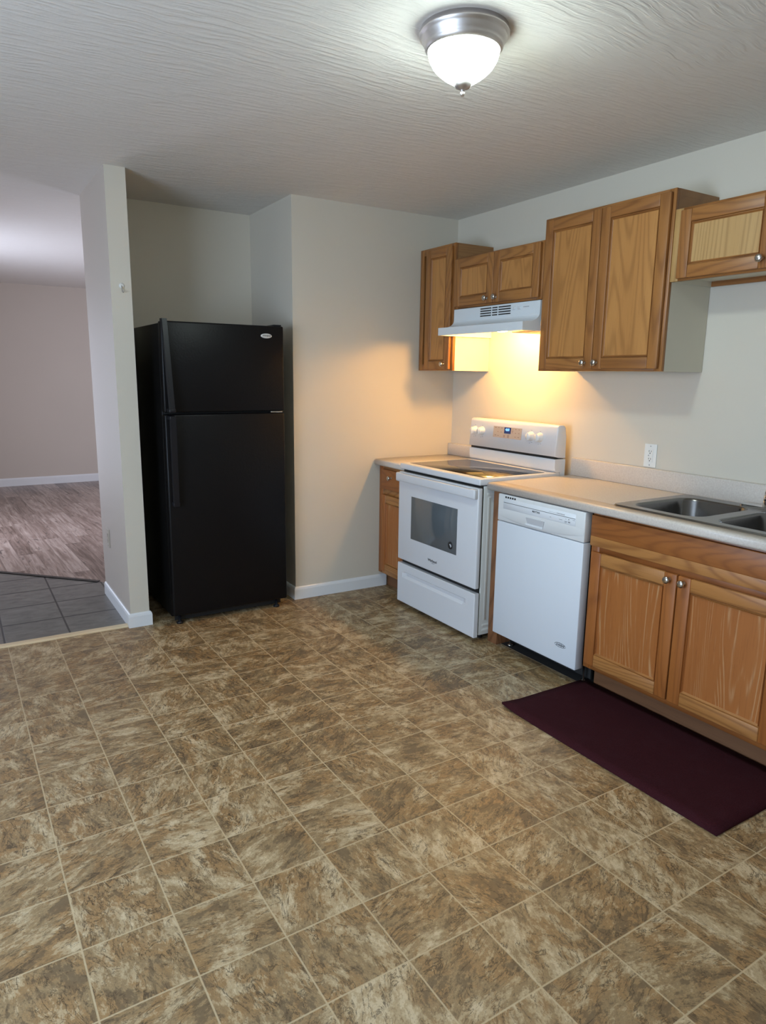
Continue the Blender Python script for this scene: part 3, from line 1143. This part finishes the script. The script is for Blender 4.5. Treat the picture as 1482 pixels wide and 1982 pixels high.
bm = BM()
console_patch(bm, -0.863, -0.612, 1.063, 1.130, 0.0018)
PANBM = bm
bm = BM()
console_patch(bm, -0.770, -0.712, 1.092, 1.128, 0.0028)
DISPBM = bm
bm = BM()
add_text(bm, '4:01', 0.022, lambda u, v, w: Vector((bg_x(1.114 + v) - 0.0030 - w, -0.741 - u, 1.114 + v)), 0.0004, bold=0.0004)
DIGBM = bm
bm = PANBM
rnd = random.Random(3)
for (yy, zz, ww) in [(-0.632, 1.122, .012), (-0.66, 1.122, .009), (-0.688, 1.122, .01), (-0.655, 1.098, .008), (-0.685, 1.097, .008), (-0.635, 1.076, .012), (-0.660, 1.075, .009),
                     (-0.715, 1.078, .014), (-0.715, 1.071, .012), (-0.75, 1.079, .018), (-0.75, 1.071, .015), (-0.785, 1.121, .007), (-0.785, 1.110, .013), (-0.785, 1.100, .007),
                     (-0.812, 1.121, .01), (-0.84, 1.121, .009), (-0.812, 1.099, .008), (-0.84, 1.099, .01), (-0.812, 1.076, .01), (-0.84, 1.076, .012)]:
    console_patch(bm, yy - ww / 2, yy + ww / 2, zz - 0.0016, zz + 0.0016, 0.0024, 1)
pan = obj('control_panel', bm, [M_taupe, M_tanmark], con)
obj('display', DISPBM, M_display, pan)
obj('clock_digits', DIGBM, M_digit, pan)
for (yy, zz) in ((-0.434, 1.090), (-0.503, 1.091), (-0.944, 1.092), (-1.016, 1.091)):
    bm = BM()
    add_lathe(bm, [(0.0, 0.003), (0.0275, 0.003), (0.0275, -0.004), (0.0235, -0.007), (0.021, -0.027), (0.0195, -0.030), (0.0, -0.0305)], (bg_x(zz) + 0.0, yy, zz), 'x', 28)
    add_box(bm, bg_x(zz) - 0.034, bg_x(zz) - 0.024, yy - 0.005, yy + 0.005, zz - 0.022, zz + 0.022, 0, 0.003)
    kb = obj('knob', bm, M_plastic, con)
# oven door
bm = BM()
add_box(bm, RX, xb0 - 0.012, RY1 + 0.001, RY0 - 0.001, 0.304, 0.853, 0, 0.006, 3)
od = obj('oven_door', bm, M_white, rg)
bm = BM()
add_box(bm, RX - 0.0012, RX + 0.002, -0.975, -0.524, 0.455, 0.716, 0, 0.0008, 1)
obj('window', bm, M_oven_glass, od)
bm = BM()
add_box(bm, RX - 0.027, RX - 0.010, RY1 + 0.003, RY0 - 0.003, 0.798, 0.847, 0, 0.007, 3)
for ya, yb in ((RY1 + 0.004, RY1 + 0.045), (RY0 - 0.045, RY0 - 0.004)):
    add_box(bm, RX - 0.0255, RX + 0.001, ya, yb, 0.796, 0.849, 0, 0.005, 2)
obj('handle', bm, M_white, od)
bm = BM()
add_text(bm, 'Whirlpool', 0.021, facing_x(RX - 0.0002, -0.752, 0.369), 0.0004, bold=0.0005)
pts = []
for k in range(13):
    a = R(200 + 160 * k / 12)
    pts.append((RX - 0.0006, -0.760 - 0.017 * math.cos(a), 0.362 + 0.008 * math.sin(a)))
add_tube(bm, pts, 0.0007, 6)
obj('emblem', bm, M_black, od)
bm = BM()
add_lathe(bm, [(0.0, -0.0022), (0.0215, -0.0022), (0.022, -0.0014), (0.022, 0.0005)], (RX, -0.921, 0.500), 'x', 32)
stk = obj('sticker', bm, M_black, od)
stk['label'] = 'round dark sticker on the oven window'
bm = BM()
for dy, dz, ln in ((0.004, 0.002, 0.010), (-0.001, 0.0, 0.016), (-0.005, 0.002, 0.013), (-0.003, -0.008, 0.007)):
    add_prism(bm, [(-0.921 + dy + ln * 0.32, 0.500 + dz + ln * .5), (-0.921 + dy + ln * 0.32 - 0.0026, 0.500 + dz + ln * .5), (-0.921 + dy - ln * .32 - 0.0026, 0.500 + dz - ln * .5), (-0.921 + dy - ln * .32, 0.500 + dz - ln * .5)], 'x', RX - 0.0026, RX - 0.0020)
obj('sticker_print', bm, M_panelwhite, od)
# storage drawer with a long scooped pull
bm = BM()
dy0, dy1 = RY0 - 0.001, RY1 + 0.001
dz0, dz1 = 0.028, 0.278
ya, yb = dy0 - 0.055, dy1 + 0.075
xs = xb0 - 0.012
grid_z = [dz0, dz0 + 0.004, 0.190, 0.204, 0.222, 0.232, dz1 - 0.004, dz1]
grid_x = [0.004, 0.0, 0.0, 0.013, 0.014, 0.0, 0.0, 0.004]
grid_y = [dy0, dy0 - 0.004, ya, ya - 0.03, yb + 0.03, yb, dy1 + 0.004, dy1]
V = []
for j, yy in enumerate(grid_y):
    rowv = []
    for i, zz in enumerate(grid_z):
        dx = grid_x[i]
        if i in (3, 4) and j not in (3, 4):
            dx = 0.0
        if j in (0, 7):
            dx = 0.004
        rowv.append(bm.verts.new((RX + dx, yy, zz)))
    V.append(rowv)
for j in range(len(grid_y) - 1):
    for i in range(len(grid_z) - 1):
        bm.faces.new((V[j][i], V[j][i + 1], V[j + 1][i + 1], V[j + 1][i]))
bb = [bm.verts.new((xs, yy, zz)) for yy, zz in ((dy0, dz0), (dy0, dz1), (dy1, dz1), (dy1, dz0))]
n_ = len(grid_z) - 1
m_ = len(grid_y) - 1
bm.faces.new([V[0][i] for i in range(n_ + 1)] + [bb[1], bb[0]])
bm.faces.new([V[m_][i] for i in range(n_ + 1)] + [bb[2], bb[3]])
bm.faces.new([V[j][n_] for j in range(m_ + 1)] + [bb[2], bb[1]])
bm.faces.new([V[j][0] for j in range(m_ + 1)] + [bb[3], bb[0]])
bm.faces.new(bb)
bmesh.ops.recalc_face_normals(bm, faces=bm.faces[:])
obj('storage_drawer', bm, M_white, rg)

# ------------------------------------------------------------------ dishwasher
DX, DY0, DY1 = -0.627, -1.236, -1.820
dw = thing('dishwasher', 'white built in dishwasher between the range and the sink cabinet', 'dishwasher', (-0.33, (DY0 + DY1) / 2, 0))
bm = BM()
add_box(bm, -0.574, -0.05, DY1 + 0.01, DY0 - 0.01, 0.10, 0.838)
obj('tub', bm, M_toe, dw)
bm = BM()
add_box(bm, DX, -0.576, DY1, DY0, 0.088, 0.698, 0, 0.004)
dd = obj('door', bm, M_white_dw, dw)
bm = BM()      # control console, softly bowed lower edge like a swept pocket
add_box(bm, DX, -0.576, DY1, DY0, 0.701, 0.841, 0, 0.005)
for k in range(5):
    y_ = -1.289 - k * 0.0165
    add_box(bm, DX - 0.0006, DX + 0.001, y_ - 0.011, y_, 0.8235, 0.8325, 1)
cp = obj('control_console', bm, [M_plastic, M_black], dw)
bm = BM()
add_box(bm, DX - 0.0015, DX + 0.001, -1.765, -1.278, 0.768, 0.822, 0, 0.0007, 1)
INSBM = bm
bm = BM()
# swept ridge under the insert, arching down to both ends
pts_t, pts_b = [], []
for k in range(25):
    s = k / 24
    yy = DY0 - 0.004 + (DY1 + 0.004 - (DY0 - 0.004)) * s
    zz = 0.712 + 0.026 * (1 - (2 * s - 1) ** 2) - 0.004
    pts_t.append((yy, 0.7675 - 0.006 * (2 * s - 1) ** 4))
    pts_b.append((yy, 0.737 - 0.026 * (1 - (2 * s - 1) ** 2)))
A = [bm.verts.new((DX - 0.0003, y_, z_)) for y_, z_ in pts_t]
Bv = [bm.verts.new((DX - 0.0004 - 0.0056 * (1 - abs(2 * k / 24 - 1) ** 5), y_, z_)) for k, (y_, z_) in enumerate(pts_b)]
Cv = [bm.verts.new((DX - 0.0003, y_, z_ - 0.006)) for y_, z_ in pts_b]
for k in range(24):
    for P_, Q_ in ((A, Bv), (Bv, Cv)):
        f_ = bm.faces.new((P_[k], P_[k + 1], Q_[k + 1], Q_[k]))
        f_.smooth = True
bmesh.ops.recalc_face_normals(bm, faces=bm.faces[:])
for f_ in bm.faces:
    f_.normal_update()
    if f_.normal.x > 0:
        f_.normal_flip()
obj('swept_ridge', bm, M_plastic, cp)
bm = BM()
add_prism(bm, [(-1.450, 0.752), (-1.574, 0.752), (-1.570, 0.722), (-1.463, 0.722)], 'x', DX - 0.0068, DX - 0.0030)
lt = obj('latch_pocket', bm, M_groove, cp)
bm = BM()
add_prism(bm, [(-1.450, 0.7245), (-1.572, 0.7245), (-1.568, 0.716), (-1.458, 0.716)], 'x', DX - 0.010, DX - 0.0045)
obj('latch_lip', bm, M_panelwhite, cp)
bm = INSBM
add_box(bm, DX - 0.0019, DX, -1.764, -1.280, 0.7995, 0.8015, 1)
for k in range(12):
    y_ = -1.598 - k * 0.0085
    hgt = 0.0012 if k < 6 else 0.0045
    add_box(bm, DX - 0.0020, DX, y_ - 0.0055, y_, 0.8085 - hgt / 2, 0.8085 + hgt / 2, 2)
for y_, z_, w_, h_ in ((-1.605, .783, .010, .002), (-1.665, .783, .020, .002), (-1.705, .791, .004, .003), (-1.722, .791, .006, .005), (-1.748, .793, .014, .002), (-1.700, .779, .015, .003), (-1.722, .779, .012, .006), (-1.70, .774, .012, .002)):
    add_box(bm, DX - 0.0020, DX, y_ - w_, y_, z_ - h_ / 2, z_ + h_ / 2, 2)
obj('panel_insert', bm, [M_panelwhite, M_black, M_mark], cp)
bm = BM()
add_text(bm, 'MAYTAG', 0.0125, facing_x(DX - 0.0016, -1.513, 0.7885), 0.0003, bold=0.0004)
obj('brand_lettering', bm, M_black, cp)
bm = BM()      # oval emblem low on the door
pl = facing_x(DX, -1.722, 0.180)
for (a0, a1, rx, rz, w) in ((20, 190, .034, .010, .0011), (200, 365, .034, .010, .0009)):
    pts = [tuple(pl(rx * math.cos(R(a0 + (a1 - a0) * k / 14)), rz * math.sin(R(a0 + (a1 - a0) * k / 14)), 0.0004)) for k in range(15)]
    add_tube(bm, pts, w, 6)
for k, (u, h_) in enumerate(((-0.024, .010), (-0.016, .007), (-0.010, .010), (-0.003, .008), (0.003, .012), (0.009, .009), (0.015, .007), (0.021, .009))):
    add_prism(bm, [(-1.722 - u - 0.0035, 0.180 - h_ / 2), (-1.722 - u, 0.180 - h_ / 2), (-1.722 - u - 0.002, 0.180 + h_ / 2), (-1.722 - u - 0.0052, 0.180 + h_ / 2)], 'x', DX - 0.0008, DX + 0.0002)
obj('emblem', bm, M_black, dd)
bm = BM()
add_box(bm, -0.50, -0.488, DY1 + 0.012, DY0 - 0.012, 0.012, 0.098)
obj('toe_panel', bm, M_toe, dw)
for y_ in (DY0 - 0.04, DY1 + 0.03):
    bm = BM()
    add_lathe(bm, [(0, 0), (0.016, 0), (0.016, 0.008), (0.005, 0.01), (0.005, 0.10), (0, 0.10)], (-0.53, y_, 0.0013), 'z', 12)
    obj('foot', bm, M_nickel, dw)

# ------------------------------------------------------------------ range hood
HX, HY0, HY1 = -0.42, -0.384, -1.126
hd = thing('range_hood', 'white range hood with lit lamp under the short two door cabinet', 'range hood', (-0.2, (HY0 + HY1) / 2, 1.83))
prof = [(-0.003, 1.828), (-0.302, 1.828), (-0.303, 1.762)]
for k in range(1, 9):
    a = R(90 * k / 8)
    prof.append((-0.303 - 0.085 * (1 - math.cos(a)), 1.762 - 0.045 * math.sin(a)))
prof += [(HX, 1.714), (HX, 1.670)]
inner = [(HX + 0.012, 1.670), (HX + 0.012, 1.706), (-0.29, 1.735), (-0.29, 1.815), (-0.003, 1.815)]
bm = BM()
outline = prof + inner
fs = add_prism(bm, outline, 'y', HY0 - 0.006, HY1 + 0.006)
# closed cheeks
cheek = prof + [(-0.003, 1.670)]
add_prism(bm, cheek, 'y', HY0, HY0 - 0.006)
add_prism(bm, cheek, 'y', HY1 + 0.006, HY1)
for (ya, yb) in ((-0.636, -0.732), (-0.742, -0.786), (-0.796, -0.897)):
    for k in range(4):
        z_ = 1.815 - k * 0.0135
        add_box(bm, -0.3035, -0.300, yb, ya, z_ - 0.0032, z_ + 0.0032, 1)
for k in range(5):
    add_box(bm, -0.3034, -0.3015, -1.005 - k * 0.009, -0.999 - k * 0.009, 1.800, 1.8035, 2)
obj('canopy', bm, [M_hoodwhite, M_dark, M_mark], hd)
for y_ in (-0.925, -0.968):
    bm = BM()
    add_box(bm, -0.3065, -0.301, y_ - 0.012, y_ + 0.012, 1.790, 1.808, 0, 0.002)
    add_box(bm, -0.3070, -0.3060, y_ - 0.009, y_ + 0.009, 1.7925, 1.794, 1)
    add_box(bm, -0.3070, -0.3060, y_ - 0.003, y_ + 0.003, 1.800, 1.8015, 1)
    obj('switch', bm, [M_hoodwhite, M_mark], hd)
bm = BM()
add_lathe(bm, [(0.0, -0.043), (0.022, -0.038), (0.038, -0.024), (0.045, 0.0), (0.036, 0.025), (0.020, 0.040), (0.0, 0.043)], (-0.250, -0.775, 1.722), 'z', 24, ry=1.6)
lb = obj('lamp_bulb', bm, M_hoodbulb, hd)
lb['label'] = 'glowing warm lamp bulb under the hood'
bm = BM()
add_box(bm, -0.265, -0.03, HY1 + 0.02, -0.87, 1.673, 1.690, 0, 0.003)
obj('grease_filter', bm, M_filter, hd)

# ------------------------------------------------------------------ refrigerator
FX0, FX1, FYF = -2.012, -1.311, -0.090
fr = thing('refrigerator', 'black top freezer refrigerator standing in the alcove beside the partition', 'refrigerator', ((FX0 + FX1) / 2, 0.25, 0))
bm = BM()
add_box(bm, FX0 + 0.003, FX1 - 0.003, -0.022, 0.60, 0.035, 1.688, 0, 0.005)
obj('body', bm, M_fridge_side, fr)
bm = BM()
add_box(bm, FX0 + 0.012, FX1 - 0.012, -0.032, -0.022, 0.05, 1.68)
obj('gasket', bm, M_dark, fr)


def rounded_door(z0, z1):
    bm = BM()
    add_box(bm, FX0, FX1, FYF, -0.032, z0, z1, 0, 0.009, 3)
    return bm


fz = obj('freezer_door', rounded_door(1.214, 1.697), M_fridge, fr)
fd = obj('fridge_door', rounded_door(0.055, 1.203), M_fridge, fr)
# freezer handle: flush cap at the top sweeping outward to the gap
bm = BM()
N = 16
ringsL = []
for k in range(N + 1):
    s = k / N
    z_ = 1.708 - (1.708 - 1.222) * s
    out_ = 0.010 + 0.045 * (s ** 0.8)
    wid = 0.034
    xl = FX0 + 0.002 + 0.012 * s
    y_f = FYF - out_
    y_b = FYF - out_ + 0.014 if s > 0.12 else FYF + 0.02
    ringsL.append([bm.verts.new(p) for p in ((xl, y_b, z_), (xl + 0.004, y_f, z_), (xl + wid - 0.004, y_f, z_), (xl + wid, y_b, z_))])
for A, B in zip(ringsL, ringsL[1:]):
    for k in range(4):
        bm.faces.new((A[k], A[(k + 1) % 4], B[(k + 1) % 4], B[k])).smooth = False
bm.faces.new(ringsL[0])
bm.faces.new(ringsL[-1])
add_box(bm, FX0 + 0.012, FX0 + 0.048, FYF - 0.056, FYF + 0.004, 1.216, 1.236, 0, 0.004)
bmesh.ops.recalc_face_normals(bm, faces=bm.faces[:])
obj('handle', bm, M_fhandle, fz)
bm = BM()
ringsL = []
for k in range(N + 1):
    s = k / N
    z_ = 1.196 - (1.196 - 0.700) * s
    out_ = 0.055 - 0.018 * s
    xl = FX0 + 0.014 + 0.004 * s
    ringsL.append([bm.verts.new(p) for p in ((xl, FYF - out_ + 0.015, z_), (xl + 0.003, FYF - out_, z_), (xl + 0.032, FYF - out_, z_), (xl + 0.035, FYF - out_ + 0.015, z_))])
for A, B in zip(ringsL, ringsL[1:]):
    for k in range(4):
        bm.faces.new((A[k], A[(k + 1) % 4], B[(k + 1) % 4], B[k]))
bm.faces.new(ringsL[0])
bm.faces.new(ringsL[-1])
add_box(bm, FX0 + 0.014, FX0 + 0.049, FYF - 0.054, FYF + 0.004, 1.178, 1.198, 0, 0.004)
add_box(bm, FX0 + 0.018, FX0 + 0.053, FYF - 0.036, FYF + 0.004, 0.700, 0.722, 0, 0.004)
bmesh.ops.recalc_face_normals(bm, faces=bm.faces[:])
obj('handle', bm, M_fhandle, fd)
# badge
bm = BM()
add_lathe(bm, [(0.0, -0.0035), (0.030, -0.0035), (0.0335, -0.002), (0.034, 0.001)], (-1.418, FYF, 1.640), 'y', 40, ry=0.40)
bd = obj('badge', bm, M_badge, fz)
bd['label'] = 'silver oval badge'
bm = BM()
add_text(bm, 'Whirlpool', 0.0125, facing_y(-1.418, FYF - 0.0036, 1.641), 0.0003, shear=0.35, bold=0.0002)
obj('badge_lettering', bm, M_black, fz)
# hinges
bm = BM()
add_box(bm, FX1 - 0.085, FX1 - 0.012, FYF + 0.004, -0.034, 1.2045, 1.2125, 0, 0.001)
add_lathe(bm, [(0, 0), (0.008, 0), (0.008, 0.009), (0, 0.009)], (FX1 - 0.022, FYF + 0.012, 1.2040), 'z', 14)
ho = obj('hinge', bm, M_nickel, fr)
ho['label'] = 'metal centre hinge between the doors'
bm = BM()
add_box(bm, FX1 - 0.055, FX1 - 0.006, -0.075, 0.03, 1.698, 1.706, 0, 0.003)
obj('hinge_cover', bm, M_fhandle, fr)
bm = BM()
add_box(bm, FX0 + 0.02, FX1 - 0.02, -0.03, -0.02, 0.012, 0.05)
obj('toe_grille', bm, M_dark, fr)
for x_ in (FX0 + 0.04, FX1 - 0.06):
    bm = BM()
    add_lathe(bm, [(0, 0), (0.019, 0), (0.019, 0.010), (0.008, 0.012), (0.008, 0.05), (0, 0.05)], (x_, -0.055, 0), 'z', 16)
    obj('foot', bm, M_fhandle, fr)
    bm = BM()
    add_box(bm, x_ - 0.02, x_ + 0.02, 0.46, 0.52, 0.0, 0.036, 0, 0.004)
    obj('foot', bm, M_fhandle, fr)

# ------------------------------------------------------------------ ceiling lamp
LX, LY = -1.575, -2.062
LS = 0.905
lp = thing('ceiling_light', 'lit flush mount ceiling light with brushed nickel ring and white glass bowl', 'ceiling light', (LX, LY, H))
bm = BM()
add_lathe(bm, [(0.0, -0.0005), (0.146, -0.0005), (0.146, -0.010), (0.150, -0.013), (0.150, -0.018), (0.143, -0.022), (0.141, -0.028), (0.134, -0.040), (0.130, -0.047),
               (0.130, -0.051), (0.125, -0.055), (0.122, -0.060), (0.1185, -0.060), (0.1185, -0.040), (0.0, -0.040)], (LX, LY, H), 'z', 64)
for v in bm.verts:
    v.co.x = LX + (v.co.x - LX) * LS
    v.co.y = LY + (v.co.y - LY) * LS
obj('canopy_ring', bm, M_lampmetal, lp)
bm = BM()
dome = [(0.118, -0.052)]
for q, rr in ((0.0, 1.0), (.08, 1.0), (.16, .99), (.26, .96), (.36, .91), (.46, .85), (.56, .765), (.65, .67), (.74, .56), (.82, .445), (.89, .33), (.95, .20), (1.0, 0.0)):
    dome.append((0.118 * rr, -0.056 - 0.098 * q))
dome = [(r * LS, h) for r, h in dome]
add_lathe(bm, dome, (LX, LY, H), 'z', 56)
gb = obj('glass_bowl', bm, M_bulbglass, lp)
gb['label'] = 'glowing white glass bowl'
bm = BM()
add_lathe(bm, [(0.0, -0.139), (0.027, -0.139), (0.029, -0.146), (0.021, -0.158), (0.008, -0.163), (0.005, -0.168), (0.0075, -0.172), (0.0075, -0.176), (0.004, -0.181), (0.0, -0.182)], (LX, LY, H), 'z', 24)
obj('finial', bm, M_lampmetal, lp)


# ------------------------------------------------------------------ small wall fittings
def outlet(name, label, place, w, h, mat, gfci=True):
    """place(u,v,w) -> world; plate centred on place(0,0,0)"""
    o = thing(name, label, 'outlet', place(0, 0, 0))

    def slab(bm, u0, u1, v0, v1, w0, w1, mi=0):
        P_ = [place(u, v, w_) for w_ in (w0, w1) for u, v in ((u0, v0), (u1, v0), (u1, v1), (u0, v1))]
        vs = [bm.verts.new(p) for p in P_]
        for idx in ((0, 1, 2, 3), (4, 5, 6, 7), (0, 1, 5, 4), (1, 2, 6, 5), (2, 3, 7, 6), (3, 0, 4, 7)):
            bm.faces.new([vs[i] for i in idx]).material_index = mi
        bmesh.ops.recalc_face_normals(bm, faces=bm.faces[:])
    bm = BM()
    slab(bm, -w / 2, w / 2, -h / 2, h / 2, 0.0005, 0.0055)
    bmesh.ops.bevel(bm, geom=bm.edges[:], offset=0.0018, segments=2, profile=0.5, affect='EDGES')
    obj('cover_plate', bm, mat, o)
    bm = BM()
    slab(bm, -0.0165, 0.0165, -0.0335, 0.0335, 0.0055, 0.0072)
    for s in (-1, 1):
        c_ = 0.019 * s
        slab(bm, -0.0075, -0.005, c_ - 0.001, c_ + 0.008, 0.0072, 0.0076, 1)
        slab(bm, 0.005, 0.0075, c_ - 0.001, c_ + 0.007, 0.0072, 0.0076, 1)
        slab(bm, -0.0025, 0.0025, c_ - 0.0095, c_ - 0.0045, 0.0072, 0.0076, 1)
    if gfci:
        slab(bm, -0.010, -0.006, -0.003, 0.003, 0.0072, 0.0084, 2)
    obj('receptacle', bm, [mat, M_dark, M_mark], o)
    for q in (-1, 1):
        bm = BM()
        slab(bm, -0.0025, 0.0025, q * 0.0475 - 0.0025, q * 0.0475 + 0.0025, 0.0055, 0.0066)
        obj('screw', bm, M_mark, o)
    return o


outlet('wall_outlet', 'white electrical outlet on the wall above the long countertop', facing_x(0.0, -1.658, 1.048), 0.072, 0.117, M_outlet)
outlet('wall_outlet', 'beige electrical outlet low on the left face of the partition', facing_x(XP0, 0.535, 0.415), 0.070, 0.114, M_almond, False)

hk = thing('wall_hook', 'small clear hook stuck on the narrow end of the partition', 'hook', (-2.176, YP, 1.86))
bm = BM()
add_lathe(bm, [(0.0, -0.005), (0.012, -0.005), (0.0135, -0.003), (0.0135, -0.0003)], (-2.176, YP, 1.868), 'y', 24)
obj('backplate', bm, M_clear, hk)
bm = BM()
pts = [(-2.176, YP - 0.004, 1.868), (-2.176, YP - 0.010, 1.856), (-2.176, YP - 0.011, 1.846), (-2.175, YP - 0.014, 1.836), (-2.173, YP - 0.021, 1.834), (-2.172, YP - 0.025, 1.841)]
add_tube(bm, pts, [0.0022, 0.0022, 0.0022, 0.003, 0.003, 0.0035], 8)
obj('prong', bm, M_nickel, hk)

# ------------------------------------------------------------------ rug
RX0, RX1, RYA, RYB = -1.037, -0.513, -1.786, -2.810
bm = BM()
nx, ny = 10, 22
top = []
rnd = random.Random(5)
for j in range(ny + 1):
    rowv = []
    for i in range(nx + 1):
        x_ = RX0 + (RX1 - RX0) * i / nx
        y_ = RYA + (RYB - RYA) * j / ny
        z_ = 0.010 + rnd.uniform(-0.0006, 0.0006)
        # far outer corner curls up a little
        dcor = math.hypot(x_ - RX0, y_ - RYA)
        z_ += max(0.0, 0.10 - dcor) * 0.10
        rowv.append(bm.verts.new((x_, y_, z_)))
    top.append(rowv)
for j in range(ny):
    for i in range(nx):
        bm.faces.new((top[j][i], top[j][i + 1], top[j + 1][i + 1], top[j + 1][i])).smooth = True
bmesh.ops.recalc_face_normals(bm, faces=bm.faces[:])
for f_ in bm.faces:
    if f_.normal.z < 0:
        f_.normal_flip()
be = [e for e in bm.edges if e.is_boundary]
r_ = bmesh.ops.extrude_edge_only(bm, edges=be)
for v in [g_ for g_ in r_['geom'] if isinstance(g_, bmesh.types.BMVert)]:
    v.co.z -= 0.0085
    v.co.z = max(v.co.z, 0.001)
ru = obj('kitchen_rug', bm, M_rug, None, ((RX0 + RX1) / 2, (RYA + RYB) / 2, 0))
tag(ru, 'dark burgundy rectangular rug on the vinyl floor in front of the sink cabinet', 'rug')
